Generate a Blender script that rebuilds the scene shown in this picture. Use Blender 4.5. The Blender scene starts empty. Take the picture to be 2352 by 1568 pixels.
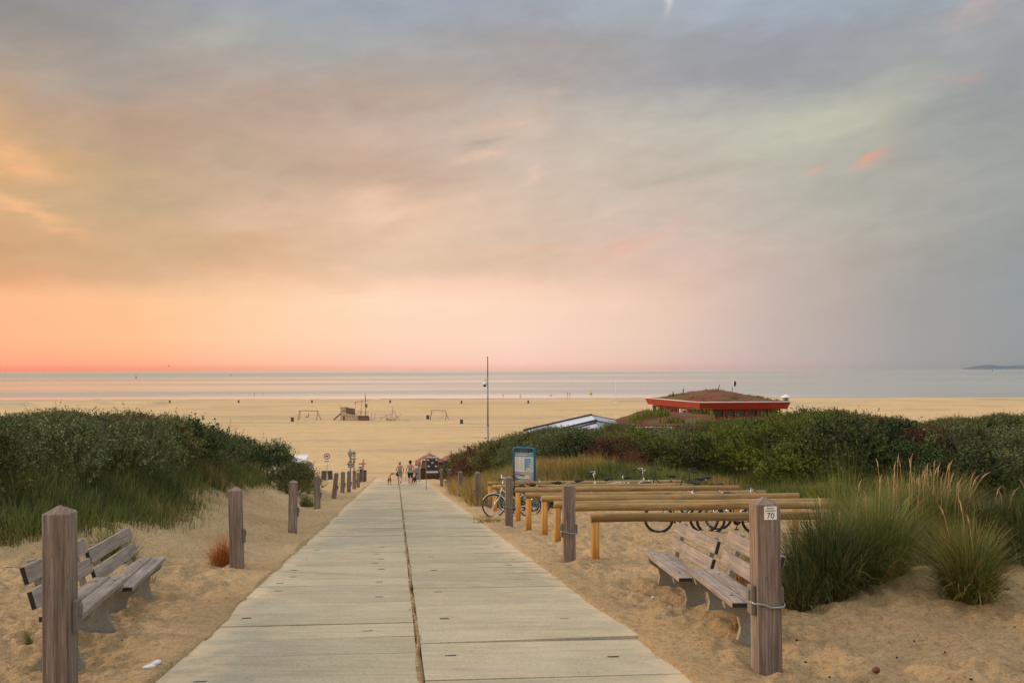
import bpy, bmesh, math, random
import numpy as np
from mathutils import Vector, Matrix, Euler
random.seed(7)
SC = bpy.context.scene
COL = SC.collection
PI = math.pi
# ------------------------------------------------------------------ camera numbers (pixels of a 2352 x 1568 view of the frame)
FPX = 2287.0
EYE = 1.75
PITCH = math.atan(64.5/FPX)
ROLL = math.radians(0.195)
_right = Vector((1, 0, 0)); _fwd = Vector((0, math.cos(PITCH), math.sin(PITCH))); _up = Vector((0, -math.sin(PITCH), math.cos(PITCH)))
cr, sr = math.cos(ROLL), math.sin(ROLL)
CX = _right*cr - _up*sr
CY = _right*sr + _up*cr
CZ = -_fwd
def ray(px, py):
    d = CX*((px-1176)/FPX) + CY*((784-py)/FPX) + _fwd
    return d
def proj(x, y, z):
    p = Vector((x, y, z-EYE))
    w = p.dot(_fwd)
    return 1176+FPX*p.dot(CX)/w, 784-FPX*p.dot(CY)/w
def projn(X, Y, Z):
    Zr = Z-EYE
    w = Y*_fwd.y+Zr*_fwd.z
    return 1176+FPX*(X*CX.x+Y*CX.y+Zr*CX.z)/w, 784-FPX*(X*CY.x+Y*CY.y+Zr*CY.z)/w
def AD(px, py, Y):
    d = ray(px, py); t = Y/d.y
    return Vector((d.x*t, Y, EYE+d.z*t))
# ------------------------------------------------------------------ ground
def S(t):
    t = np.clip(t, 0, 1); return t*t*(3-2*t)
def hsh(ix, iy, s):
    n = (ix*374761393 + iy*668265263 + s*974634777) & 0xffffffff
    n = ((n ^ (n >> 13))*1274126177) & 0xffffffff
    return ((n ^ (n >> 16)) & 0xffff)/65535.0
def vnoise(x, y, s=0):
    x = np.asarray(x, dtype=np.float64); y = np.asarray(y, dtype=np.float64)
    ix = np.floor(x).astype(np.int64); iy = np.floor(y).astype(np.int64)
    fx = x-ix; fy = y-iy
    fx = fx*fx*(3-2*fx); fy = fy*fy*(3-2*fy)
    a = hsh(ix, iy, s); b = hsh(ix+1, iy, s); c = hsh(ix, iy+1, s); d = hsh(ix+1, iy+1, s)
    return (a*(1-fx)+b*fx)*(1-fy)+(c*(1-fx)+d*fx)*fy-0.5
BEACH = -11.75; SEA = -12.0; SHORE = 474.0
UL, UJ, UR = -1.92, 0.204, 2.38
def UU(X, Y): return X+0.1163*Y
def plane(Y):
    a = -0.0896*Y; b = BEACH
    a = np.where(np.asarray(Y) < 0, a*0.25, a)
    z = 0.5*(a+b+np.sqrt((a-b)**2+0.25))
    return z - np.maximum(np.asarray(Y)-(SHORE-20), 0)*0.0125
def ground(X, Y):
    X = np.asarray(X, dtype=np.float64); Y = np.asarray(Y, dtype=np.float64)
    u = UU(X, Y)
    z = plane(Y)
    z = z + 2.2*S((-u-3.6)/5.2)*S((Y-15)/13)*(1-S((Y-45)/16))*(1-.25*S((-u-10)/14))
    z = z + 0.18*S((-u-2.7)/2.0)*S((Y-20)/8)*(1-S((Y-60)/10))
    k = S((X-8)/6)
    z = z + (2.5+0.5*k)*S((u-3.6)/9)*S((Y-(41-6*k))/(20-4*k))*(1-S((Y-76)/25))
    z = z + 0.17*np.exp(-((X-2.4)/.65)**2-((Y-9.9)/1.05)**2)
    z = z + 0.30*np.exp(-((X-5.0)/3.6)**2-((Y-32.5)/4.2)**2)
    z = z + 0.95*S((u-3.3)/3.2)*S((Y-36)/7)*(1-S((Y-64)/14))*(1-S((u-9)/7))
    z = z + 0.55*np.exp(-(((X-7.6)/3.0)**2+((Y-13.6)/2.6)**2))+0.25*np.exp(-(((X-4.6)/1.6)**2+((Y-11.9)/1.6)**2))
    z = z + 0.12*S((X-4)/8)*S((14-Y)/8)
    z = z + 0.5*vnoise(X/6.0, Y/6.0, 3)*S((np.abs(u-.2)-4.5)/3)*S((Y-17)/6)*(1-S((Y-80)/20))*(1-S((u-2)/2)*(1-S((Y-42)/6)))
    return z
def gz(x, y): return float(ground(x, y))
def P(px, py):
    """where the ray through a pixel meets the ground"""
    d = ray(px, py); d = d/d.y
    y = 3.0
    while y < 900:
        if EYE+d.z*y < gz(d.x*y, y): break
        y *= 1.01
    lo, hi = y/1.01, y
    for _ in range(25):
        m = .5*(lo+hi)
        if EYE+d.z*m < gz(d.x*m, m): hi = m
        else: lo = m
    return Vector((d.x*lo, lo, gz(d.x*lo, lo)))
# ------------------------------------------------------------------ materials
def srgb(r, g, b):
    f = lambda c: (c/255/12.92) if c/255 <= .04045 else ((c/255+.055)/1.055)**2.4
    return (f(r), f(g), f(b), 1)
def newmat(name):
    m = bpy.data.materials.new(name); m.use_nodes = True
    nt = m.node_tree; b = nt.nodes['Principled BSDF']
    return m, nt, b
def N(nt, t, **kw):
    n = nt.nodes.new(t)
    for k, v in kw.items(): setattr(n, k, v)
    return n
def setin(n, **kw):
    for k, v in kw.items(): n.inputs[k.replace('_', ' ')].default_value = v
    return n
def ramp(nt, fac, stops):
    r = N(nt, 'ShaderNodeValToRGB')
    e = r.color_ramp.elements
    while len(e) < len(stops): e.new(0.5)
    for i, (p, c) in enumerate(stops):
        e[i].position = p; e[i].color = c if len(c) == 4 else (*c, 1)
    nt.links.new(fac, r.inputs[0]); return r
def coords(nt, scale=(1, 1, 1), kind='Object'):
    tc = N(nt, 'ShaderNodeTexCoord'); mp = N(nt, 'ShaderNodeMapping')
    mp.inputs['Scale'].default_value = scale
    nt.links.new(tc.outputs[kind], mp.inputs[0]); return mp.outputs[0]
def noise(nt, vec, scale, detail=4, rough=.6, dist=0):
    n = N(nt, 'ShaderNodeTexNoise'); n.inputs['Scale'].default_value = scale
    n.inputs['Detail'].default_value = detail; n.inputs['Roughness'].default_value = rough; n.inputs['Distortion'].default_value = dist
    nt.links.new(vec, n.inputs['Vector']); return n
def bump(nt, b, h, strength, dist):
    n = N(nt, 'ShaderNodeBump'); n.inputs['Strength'].default_value = strength; n.inputs['Distance'].default_value = dist
    nt.links.new(h, n.inputs['Height']); nt.links.new(n.outputs[0], b.inputs['Normal']); return n
_pl = {}
def plain(name, c, rough=.6, metal=0, var=.12, scale=8, bmp=.15, spec=.35):
    if name in _pl: return _pl[name]
    m, nt, b = newmat(name)
    v = coords(nt); n = noise(nt, v, scale, 5, .65)
    lo = tuple(x*(1-var) for x in c[:3]); hi = tuple(min(1, x*(1+var)) for x in c[:3])
    r = ramp(nt, n.outputs[0], [(.3, lo), (.7, hi)])
    nt.links.new(r.outputs[0], b.inputs['Base Color'])
    b.inputs['Roughness'].default_value = rough; b.inputs['Metallic'].default_value = metal; b.inputs['Specular IOR Level'].default_value = spec
    if bmp: bump(nt, b, n.outputs[0], bmp, .01)
    _pl[name] = m; return m
def wood(name, c1, c2, c3, axis='Z', fine=60, crack=True, rough=.85):
    m, nt, b = newmat(name)
    st = {'X': (.04, 1, 1), 'Y': (1, .04, 1), 'Z': (1, 1, .04)}[axis]
    oi = N(nt, 'ShaderNodeObjectInfo'); tc = N(nt, 'ShaderNodeTexCoord')
    add = N(nt, 'ShaderNodeVectorMath', operation='ADD')
    sc = N(nt, 'ShaderNodeMath', operation='MULTIPLY'); sc.inputs[1].default_value = 37.0
    nt.links.new(oi.outputs['Random'], sc.inputs[0])
    nt.links.new(tc.outputs['Object'], add.inputs[0]); nt.links.new(sc.outputs[0], add.inputs[1])
    mp = N(nt, 'ShaderNodeMapping'); mp.inputs['Scale'].default_value = st
    nt.links.new(add.outputs[0], mp.inputs[0]); v = mp.outputs[0]
    n1 = noise(nt, v, fine, 4, .7, .6); n2 = noise(nt, v, fine*.22, 4, .6, 1.5)
    n3 = noise(nt, add.outputs[0], 2.6, 3, .6)
    mx = N(nt, 'ShaderNodeMath', operation='MULTIPLY_ADD'); mx.inputs[1].default_value = .55
    sc2 = N(nt, 'ShaderNodeMath', operation='MULTIPLY'); sc2.inputs[1].default_value = .5
    nt.links.new(n2.outputs[0], sc2.inputs[0]); nt.links.new(n1.outputs[0], mx.inputs[0]); nt.links.new(sc2.outputs[0], mx.inputs[2])
    r = ramp(nt, mx.outputs[0], [(.34, c1), (.5, c2), (.66, c3)])
    mixn = N(nt, 'ShaderNodeMix', data_type='RGBA', blend_type='MULTIPLY'); mixn.inputs[0].default_value = .8
    r3 = ramp(nt, n3.outputs[0], [(.3, (.72, .74, .76)), (.7, (1.12, 1.06, 1.0))])
    nt.links.new(r.outputs[0], mixn.inputs[6]); nt.links.new(r3.outputs[0], mixn.inputs[7])
    out = mixn.outputs[2]
    if crack:
        n4 = noise(nt, v, fine*.33, 2, .5, .3)
        rc = ramp(nt, n4.outputs[0], [(.0, (1, 1, 1)), (.492, (1, 1, 1)), (.5, (.25, .22, .2)), (.508, (1, 1, 1))])
        m2 = N(nt, 'ShaderNodeMix', data_type='RGBA', blend_type='MULTIPLY'); m2.inputs[0].default_value = .7
        nt.links.new(out, m2.inputs[6]); nt.links.new(rc.outputs[0], m2.inputs[7]); out = m2.outputs[2]
    nt.links.new(out, b.inputs['Base Color'])
    b.inputs['Roughness'].default_value = rough; b.inputs['Specular IOR Level'].default_value = .2
    bump(nt, b, mx.outputs[0], .5, .01)
    return m
def leafmat(name, cols, rough=.6, trans=.25, objvar=.25, clump=2.2):
    """cols: list of linear colours picked at random per leaf"""
    m, nt, b = newmat(name)
    g = N(nt, 'ShaderNodeNewGeometry'); oi = N(nt, 'ShaderNodeObjectInfo')
    v = coords(nt); n = noise(nt, v, clump, 3, .6)
    k = len(cols)
    mx = N(nt, 'ShaderNodeMath', operation='MULTIPLY_ADD'); mx.inputs[1].default_value = .55
    s2 = N(nt, 'ShaderNodeMath', operation='MULTIPLY_ADD'); s2.inputs[1].default_value = 1.1; s2.inputs[2].default_value = -.33
    nt.links.new(n.outputs[0], s2.inputs[0]); nt.links.new(g.outputs['Random Per Island'], mx.inputs[0]); nt.links.new(s2.outputs[0], mx.inputs[2])
    r = ramp(nt, mx.outputs[0], [((i+.5)/k, c) for i, c in enumerate(cols)])
    hsv = N(nt, 'ShaderNodeHueSaturation')
    mr = N(nt, 'ShaderNodeMapRange'); mr.inputs['To Min'].default_value = 1-objvar; mr.inputs['To Max'].default_value = 1+objvar
    nt.links.new(oi.outputs['Random'], mr.inputs[0]); nt.links.new(mr.outputs[0], hsv.inputs['Value']); nt.links.new(r.outputs[0], hsv.inputs['Color'])
    nt.links.new(hsv.outputs[0], b.inputs['Base Color'])
    b.inputs['Roughness'].default_value = rough; b.inputs['Specular IOR Level'].default_value = .25
    tr = N(nt, 'ShaderNodeBsdfTranslucent'); mxs = N(nt, 'ShaderNodeMixShader'); mxs.inputs[0].default_value = trans
    nt.links.new(hsv.outputs[0], tr.inputs[0])
    out = nt.nodes['Material Output']
    nt.links.new(b.outputs[0], mxs.inputs[1]); nt.links.new(tr.outputs[0], mxs.inputs[2]); nt.links.new(mxs.outputs[0], out.inputs[0])
    return m
# ------------------------------------------------------------------ mesh helpers
def link(o, parent=None):
    COL.objects.link(o)
    if parent is not None: o.parent = parent
    return o
def meta(o, label=None, cat=None, group=None, kind=None):
    if label: o['label'] = label
    if cat: o['category'] = cat
    if group: o['group'] = group
    if kind: o['kind'] = kind
    return o
def thing(name, label, cat, loc=(0, 0, 0), rz=0, group=None):
    o = bpy.data.objects.new(name, None); o.empty_display_size = .2
    o.location = loc; o.rotation_euler = (0, 0, rz); link(o)
    return meta(o, label, cat, group)
def fast_mesh(name, V, F, mat, parent=None, smooth=False):
    """V: n x 3, F: m x k (all faces with k corners)"""
    V = np.ascontiguousarray(V, dtype=np.float32); F = np.ascontiguousarray(F, dtype=np.int32)
    me = bpy.data.meshes.new(name)
    me.vertices.add(len(V)); me.vertices.foreach_set('co', V.ravel())
    k = F.shape[1]; me.loops.add(F.size); me.loops.foreach_set('vertex_index', F.ravel())
    me.polygons.add(len(F)); me.polygons.foreach_set('loop_start', np.arange(0, F.size, k, dtype=np.int32))
    try: me.polygons.foreach_set('loop_total', np.full(len(F), k, dtype=np.int32))
    except Exception: pass
    if smooth: me.polygons.foreach_set('use_smooth', np.ones(len(F), dtype=bool))
    me.update(calc_edges=True); me.validate()
    if mat: me.materials.append(mat)
    o = bpy.data.objects.new(name, me); return link(o, parent)
class MB:
    def __init__(s): s.v = []; s.f = []; s.m = []; s.sm = []
    def add(s, vs, fs, mi=0, smooth=False):
        o = len(s.v); s.v += [tuple(v) for v in vs]
        for f in fs: s.f.append([i+o for i in f]); s.m.append(mi); s.sm.append(smooth)
        return s
    def box(s, c, d, rot=None, mi=0, endmi=None, bev=0):
        """centre c, full size d, rot = Matrix/Euler"""
        x, y, z = d[0]/2, d[1]/2, d[2]/2
        R = rot if rot is not None else Matrix.Identity(3)
        if isinstance(R, Euler): R = R.to_matrix()
        c = Vector(c)
        if bev > 0:
            b = min(bev, x*.49, y*.49, z*.49)
            bm = bmesh.new(); bmesh.ops.create_cube(bm, size=1)
            for v in bm.verts: v.co = Vector((v.co.x*2*x, v.co.y*2*y, v.co.z*2*z))
            bmesh.ops.bevel(bm, geom=bm.edges[:], offset=b, segments=1, affect='EDGES')
            bm.verts.index_update()
            s.add([c+R@v.co for v in bm.verts], [[v.index for v in f.verts] for f in bm.faces], mi)
            if endmi is not None:
                k = len(bm.faces)
                for i, f in enumerate(bm.faces):
                    if abs(f.normal.x) > .9: s.m[len(s.m)-k+i] = endmi
            bm.free(); return s
        vs = [c+R@Vector(p) for p in ((-x, -y, -z), (x, -y, -z), (x, y, -z), (-x, y, -z), (-x, -y, z), (x, -y, z), (x, y, z), (-x, y, z))]
        o = len(s.v)
        s.add(vs, [(0, 3, 2, 1), (4, 5, 6, 7), (0, 1, 5, 4), (2, 3, 7, 6)], mi)
        s.add([], [], mi)
        for f in ((1, 2, 6, 5), (3, 0, 4, 7)):
            s.f.append([i+o for i in f]); s.m.append(mi if endmi is None else endmi); s.sm.append(False)
        return s
    def cyl(s, p0, p1, r0, r1=None, n=10, caps=True, mi=0, smooth=True):
        return s.tube([p0, p1], [r0, r0 if r1 is None else r1], n, caps, mi, smooth)
    def tube(s, pts, r, n=8, caps=True, mi=0, smooth=True, closed=False):
        pts = [Vector(p) for p in pts]; k = len(pts)
        if not hasattr(r, '__len__'): r = [r]*k
        vs = []; ref = None
        for i, p in enumerate(pts):
            if closed: t = pts[(i+1) % k]-pts[i-1]
            else: t = pts[min(i+1, k-1)]-pts[max(i-1, 0)]
            t.normalize()
            if ref is None:
                ref = Vector((0, 0, 1)) if abs(t.z) < .9 else Vector((1, 0, 0))
            a = (ref-t*ref.dot(t))
            if a.length < 1e-5: a = t.orthogonal()
            a.normalize(); ref = a; b = t.cross(a)
            for j in range(n):
                th = 2*PI*j/n; vs.append(p+(a*math.cos(th)+b*math.sin(th))*r[i])
        fs = []
        for i in range(k if closed else k-1):
            i2 = (i+1) % k
            for j in range(n):
                j2 = (j+1) % n; fs.append((i*n+j, i*n+j2, i2*n+j2, i2*n+j))
        s.add(vs, fs, mi, smooth)
        if caps and not closed:
            o = len(s.v)-len(vs)
            s.f.append([o+j for j in range(n)][::-1]); s.m.append(mi); s.sm.append(False)
            s.f.append([o+(k-1)*n+j for j in range(n)]); s.m.append(mi); s.sm.append(False)
        return s
    def prism(s, outline, depth, M=None, mi=0):
        """outline in local XY, extruded along local Z by depth (centred); M = 4x4"""
        n = len(outline); M = M or Matrix.Identity(4)
        vs = [M@Vector((x, y, -depth/2)) for x, y in outline]+[M@Vector((x, y, depth/2)) for x, y in outline]
        fs = [list(range(n))[::-1], list(range(n, 2*n))]+[(i, (i+1) % n, n+(i+1) % n, n+i) for i in range(n)]
        return s.add(vs, fs, mi)
    def lathe(s, prof, c=(0, 0, 0), n=16, mi=0, smooth=True, sx=1, sy=1):
        vs = []
        for r, z in prof:
            for j in range(n):
                a = 2*PI*j/n; vs.append((c[0]+r*sx*math.cos(a), c[1]+r*sy*math.sin(a), c[2]+z))
        k = len(prof)
        fs = [(i*n+j, i*n+(j+1) % n, (i+1)*n+(j+1) % n, (i+1)*n+j) for i in range(k-1) for j in range(n)]
        return s.add(vs, fs, mi, smooth)
    def ball(s, c, r, n=10, mi=0, sc=(1, 1, 1)):
        m = max(4, n//2+1); vs = []; fs = []
        for i in range(m+1):
            ph = PI*i/m
            for j in range(n):
                th = 2*PI*j/n
                vs.append((c[0]+r*sc[0]*math.sin(ph)*math.cos(th), c[1]+r*sc[1]*math.sin(ph)*math.sin(th), c[2]+r*sc[2]*math.cos(ph)))
        for i in range(m):
            for j in range(n): fs.append((i*n+j, (i+1)*n+j, (i+1)*n+(j+1) % n, i*n+(j+1) % n))
        return s.add(vs, fs, mi, True)
    def build(s, name, mats, parent=None, merge=False):
        me = bpy.data.meshes.new(name)
        me.from_pydata(s.v, [], s.f)
        for m in (mats if isinstance(mats, (list, tuple)) else [mats]): me.materials.append(m)
        me.polygons.foreach_set('material_index', s.m); me.polygons.foreach_set('use_smooth', s.sm)
        bm = bmesh.new(); bm.from_mesh(me)
        bmesh.ops.remove_doubles(bm, verts=bm.verts, dist=1e-6)
        bmesh.ops.recalc_face_normals(bm, faces=bm.faces); bm.to_mesh(me); bm.free()
        o = bpy.data.objects.new(name, me); return link(o, parent)
def copy_tree(src, parent=None):
    c = src.copy(); COL.objects.link(c)
    if parent is not None: c.parent = parent
    for ch in [o for o in src.children]: copy_tree(ch, c)
    return c
def text_obj(name, txt, size, mat, parent=None, M=None, align='CENTER', ext=.001, sx=1.0):
    cu = bpy.data.curves.new(name, 'FONT'); cu.body = txt; cu.size = size; cu.align_x = align; cu.align_y = 'CENTER'; cu.extrude = ext
    t = bpy.data.objects.new(name, cu); COL.objects.link(t)
    dg = bpy.context.evaluated_depsgraph_get()
    me = bpy.data.meshes.new_from_object(t.evaluated_get(dg)); bpy.data.objects.remove(t)
    M = (M or Matrix.Identity(4))@Matrix.Diagonal((sx, 1, 1, 1)); me.transform(M)
    me.materials.clear(); me.materials.append(mat)
    o = bpy.data.objects.new(name, me); return link(o, parent)
def skin(name, J, E, mat, parent=None, sub=2, root=0, M=None):
    """J: list of (x,y,z,r) or (x,y,z,rx,ry); E: edges. Grows one continuous surface over a skeleton."""
    me = bpy.data.meshes.new(name); me.from_pydata([j[:3] for j in J], E, [])
    o = bpy.data.objects.new(name, me); COL.objects.link(o)
    mod = o.modifiers.new('s', 'SKIN'); mod.use_smooth_shade = True
    for i, j in enumerate(J):
        sv = me.skin_vertices[0].data[i]; sv.radius = (j[3], j[4] if len(j) > 4 else j[3]); sv.use_root = (i == root)
    if sub:
        ss = o.modifiers.new('u', 'SUBSURF'); ss.levels = sub; ss.render_levels = sub
    dg = bpy.context.evaluated_depsgraph_get()
    m2 = bpy.data.meshes.new_from_object(o.evaluated_get(dg)); bpy.data.objects.remove(o)
    if M: m2.transform(M)
    m2.materials.clear(); m2.materials.append(mat); m2.name = name
    q = bpy.data.objects.new(name, m2); return link(q, parent)
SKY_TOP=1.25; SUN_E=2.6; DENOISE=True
# ================================================================== camera, world, sun
cam = bpy.data.cameras.new('camera'); co = bpy.data.objects.new('camera', cam); COL.objects.link(co)
cam.sensor_width = 36; cam.lens = 36*FPX/2352; cam.clip_end = 200000; cam.clip_start = .1
Mc = Matrix((CX, CY, CZ)).transposed().to_4x4(); Mc.translation = Vector((0, 0, EYE)); co.matrix_world = Mc
SC.camera = co
SC.render.engine = 'CYCLES'
SC.view_settings.view_transform = 'Standard'; SC.view_settings.look = 'None'; SC.view_settings.gamma = 1; SC.view_settings.exposure = 0
SC.cycles.use_denoising = DENOISE
SC.cycles.max_bounces = 6; SC.cycles.transparent_max_bounces = 8; SC.cycles.diffuse_bounces = 2

W = bpy.data.worlds.new('World'); SC.world = W; W.use_nodes = True
nt = W.node_tree; nt.nodes.clear()
def M2(op, a, b=None, c=None, clamp=False):
    n = nt.nodes.new('ShaderNodeMath'); n.operation = op; n.use_clamp = clamp
    for i, v in enumerate((a, b, c)):
        if v is None: continue
        if isinstance(v, (int, float)): n.inputs[i].default_value = v
        else: nt.links.new(v, n.inputs[i])
    return n.outputs[0]
tc = nt.nodes.new('ShaderNodeTexCoord'); sep = nt.nodes.new('ShaderNodeSeparateXYZ'); nt.links.new(tc.outputs['Generated'], sep.inputs[0])
az = M2('MULTIPLY', M2('ARCTAN2', sep.outputs[0], sep.outputs[1]), 57.2958)
el = M2('MULTIPLY', M2('ARCSINE', sep.outputs[2]), 57.2958)
cmb = nt.nodes.new('ShaderNodeCombineXYZ')
# cloud coordinates: stretched sideways and leaning, as the cloud bands do
tilt = M2('ADD', el, M2('MULTIPLY', az, -.12))
nt.links.new(M2('MULTIPLY', az, .055), cmb.inputs[0]); nt.links.new(M2('MULTIPLY', tilt, .15), cmb.inputs[1])
def wn(scale, det, rough, dist=0, off=0):
    n = nt.nodes.new('ShaderNodeTexNoise'); n.inputs['Scale'].default_value = scale; n.inputs['Detail'].default_value = det
    n.inputs['Roughness'].default_value = rough; n.inputs['Distortion'].default_value = dist
    ad = nt.nodes.new('ShaderNodeVectorMath'); ad.operation = 'ADD'; ad.inputs[1].default_value = (off, off*1.7, off*.3)
    nt.links.new(cmb.outputs[0], ad.inputs[0]); nt.links.new(ad.outputs[0], n.inputs['Vector']); return n
nA = wn(1.0, 5, .55, .5, 1.3); nB = wn(2.6, 6, .6, .8, 7.7); nC = wn(.7, 3, .5, 0, 15.1)
dA = M2('SUBTRACT', nA.outputs[0], .5); dB = M2('SUBTRACT', nB.outputs[0], .5); dC = M2('SUBTRACT', nC.outputs[0], .5)
fade = M2('MULTIPLY', M2('SUBTRACT', el, 1.5, None), .16, clamp=True)
warp = M2('MULTIPLY', M2('ADD', M2('MULTIPLY', dA, 4.0), M2('MULTIPLY', dB, 2.2)), fade)
elw = M2('ADD', el, warp); azw = M2('ADD', az, M2('MULTIPLY', M2('MULTIPLY', dC, 12.0), fade))
# five columns of colour over elevation
TX = [0, 300, 588, 900, 1176, 1500, 1764, 2100, 2352]
TY = [850, 842, 832, 780, 700, 650, 600, 500, 400, 300, 200, 100, 0]
TC = [
 [(246,140,118),(252,154,126),(255,170,134),(255,186,142),(255,190,144),(224,168,124),(212,166,120),(216,175,128),(222,176,130),(202,166,130),(172,158,144),(148,144,142),(150,151,158)],
 [(246,148,122),(250,160,128),(254,176,138),(255,194,146),(255,198,150),(226,186,148),(210,178,143),(200,172,138),(192,165,134),(182,156,136),(166,155,146),(156,152,148),(152,156,164)],
 [(244,163,138),(249,175,146),(254,191,156),(255,208,168),(255,210,168),(246,199,162),(227,186,155),(218,185,157),(193,169,146),(191,168,149),(181,162,149),(167,166,163),(157,165,173)],
 [(242,175,156),(248,187,166),(252,201,178),(255,214,186),(255,222,191),(254,215,186),(227,199,173),(231,196,169),(199,170,150),(201,175,158),(180,166,155),(169,168,167),(157,164,174)],
 [(240,181,166),(246,193,176),(250,205,186),(253,215,193),(254,217,192),(247,207,182),(223,191,168),(213,189,169),(211,190,172),(201,183,169),(181,172,165),(163,163,166),(163,171,180)],
 [(220,176,164),(226,184,172),(230,194,178),(234,203,184),(236,203,182),(227,195,174),(221,191,176),(208,188,174),(196,183,169),(194,187,174),(172,169,168),(166,168,172),(166,174,184)],
 [(192,166,162),(196,172,168),(198,177,171),(200,181,173),(200,181,171),(198,180,170),(195,178,167),(190,181,169),(190,184,171),(188,188,176),(160,160,166),(159,165,176),(161,171,182)],
 [(156,154,152),(160,157,155),(163,160,157),(164,161,158),(164,161,157),(164,162,157),(164,163,157),(165,165,159),(174,172,162),(184,184,170),(168,172,170),(158,166,172),(157,169,178)],
 [(142,147,148),(145,149,150),(149,152,153),(152,155,155),(151,157,158),(150,157,157),(150,157,156),(152,157,155),(154,158,155),(159,161,158),(163,163,166),(163,168,176),(159,172,183)],
]
K = [math.degrees(math.atan((849.2-y)/FPX)) for y in TY]; K[0] = 0.0
K += [30, 60, 90]; cols = {}
for x_, c_ in zip(TX, TC):
    g_ = tuple((c_[-1][i]+165)/2 for i in range(3)); cols[math.degrees(math.atan((x_-1176)/FPX))] = c_+[g_, (236, 238, 244), (250, 250, 255)]
def lin3(c): return srgb(*c)
rn = M2('DIVIDE', M2('POWER', M2('MAXIMUM', elw, 0.0), .5), math.sqrt(90.0))
prev = None; keys = sorted(cols)
for k in keys:
    st = [(math.sqrt(e/90.0), lin3(c)) for e, c in zip(K, cols[k])]
    r = nt.nodes.new('ShaderNodeValToRGB'); r.color_ramp.interpolation = 'B_SPLINE' if False else 'EASE'
    r.color_ramp.interpolation = 'LINEAR'
    es = r.color_ramp.elements
    while len(es) < len(st): es.new(.5)
    for i, (p, c) in enumerate(st): es[i].position = p; es[i].color = c
    nt.links.new(rn, r.inputs[0])
    if prev is None: prev = r.outputs[0]
    else:
        mr = nt.nodes.new('ShaderNodeMapRange'); mr.interpolation_type = 'LINEAR'
        mr.inputs['From Min'].default_value = pk; mr.inputs['From Max'].default_value = k
        nt.links.new(azw, mr.inputs[0])
        mx = nt.nodes.new('ShaderNodeMix'); mx.data_type = 'RGBA'
        nt.links.new(mr.outputs[0], mx.inputs[0]); nt.links.new(prev, mx.inputs[6]); nt.links.new(r.outputs[0], mx.inputs[7]); prev = mx.outputs[2]
    pk = k
# cloud patches: (az, el, sigma_az, sigma_el, lean, colour, amount, breakup)
def blob(px, py, sx, sy, lean, col, amt, brk=0.0, nz=None, pw=2.0):
    global prev
    a0 = math.degrees(math.atan((px-1176)/FPX)); e0 = math.degrees(math.atan((849-py)/FPX)); sx = sx/FPX*57.3; sy = sy/FPX*57.3
    da = M2('SUBTRACT', azq, a0); de = M2('SUBTRACT', M2('SUBTRACT', elq, e0), M2('MULTIPLY', da, lean))
    q = M2('ADD', M2('POWER', M2('ABSOLUTE', M2('DIVIDE', da, sx)), 2.0), M2('POWER', M2('ABSOLUTE', M2('DIVIDE', de, sy)), pw))
    g = M2('EXPONENT', M2('MULTIPLY', q, -1.0))
    if brk: g = M2('MULTIPLY', g, M2('ADD', 1-brk*.5, M2('MULTIPLY', nz or dB, brk*5.0)), clamp=True)
    g = M2('MULTIPLY', g, amt, clamp=True)
    mx = nt.nodes.new('ShaderNodeMix'); mx.data_type = 'RGBA'; nt.links.new(g, mx.inputs[0]); nt.links.new(prev, mx.inputs[6]); mx.inputs[7].default_value = srgb(*col)
    prev = mx.outputs[2]
azq = M2('ADD', az, M2('MULTIPLY', dA, 7.0)); elq = M2('ADD', el, M2('MULTIPLY', dB, 3.2))
nD = wn(9.0, 5, .65, .6, 3.1); dD = M2('SUBTRACT', nD.outputs[0], .5)
nE = wn(5.0, 6, .62, .3, 22.0); dE = M2('SUBTRACT', nE.outputs[0], .5)
blob(860, 468, 80, 30, .0, (244,204,176), .75, .25)
blob(940, 490, 90, 12, .05, (240,202,172), .5, .3)
blob(1165, 292, 95, 42, .1, (216,192,170), .85, .3, dD)
blob(1105, 365, 70, 9, .1, (238,200,176), .6, .4, dD)
blob(1240, 300, 22, 34, .3, (206,188,170), .5, .4, dD)
blob(1120, 330, 50, 14, .25, (176,164,150), .8, .4)
blob(1245, 395, 26, 14, .5, (232,200,178), .8, .5, dD)
blob(1560, 18, 12, 22, .8, (216,214,210), .7, .4, dD)
blob(1255, 220, 34, 26, .3, (204,184,166), .6, .6, dD)
blob(1100, 370, 60, 8, .1, (236,196,170), .5, .5)
blob(2020, 402, 34, 15, .4, (236,168,140), .85, .5, dD)
blob(1880, 398, 28, 9, .0, (220,168,146), .6, .5, dD)
blob(2220, 240, 60, 14, .1, (206,160,150), .55, .7, dD)
blob(2240, 100, 80, 24, .4, (184,166,168), .5, .6, dD)
blob(1460, 560, 90, 13, .25, (236,176,156), .7, .6, dD)
blob(1290, 568, 40, 8, .1, (236,180,158), .6, .6, dD)
blob(2250, 330, 160, 90, .0, (150,154,154), .6)
blob(40, 420, 90, 30, -.1, (250,190,138), .8, .4, dD)
blob(60, 520, 100, 14, -.35, (252,192,140), .8, .4, dD)
blob(15, 430, 20, 8, .0, (255,184,128), .8, .4, dD)
blob(1750, 150, 330, 66, -.02, (152,153,158), .6, .1, None, 5.0)
blob(1250, 130, 200, 50, -.05, (172,160,152), .5, .15, None, 4.0)
blob(2230, 105, 90, 20, .3, (190,176,172), .6, .4, dD)
blob(2330, 230, 60, 60, .2, (150,156,162), .6, .2, None, 4.0)
blob(700, 250, 240, 36, .12, (180,154,136), .5, .15)
blob(1850, 318, 170, 34, .14, (198,196,174), .6, .25)
blob(330, 600, 430, 60, .0, (214,172,130), .5, .1, None, 6.0)
blob(1180, 600, 260, 36, -.03, (222,190,162), .5, .1, None, 4.0)
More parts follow.
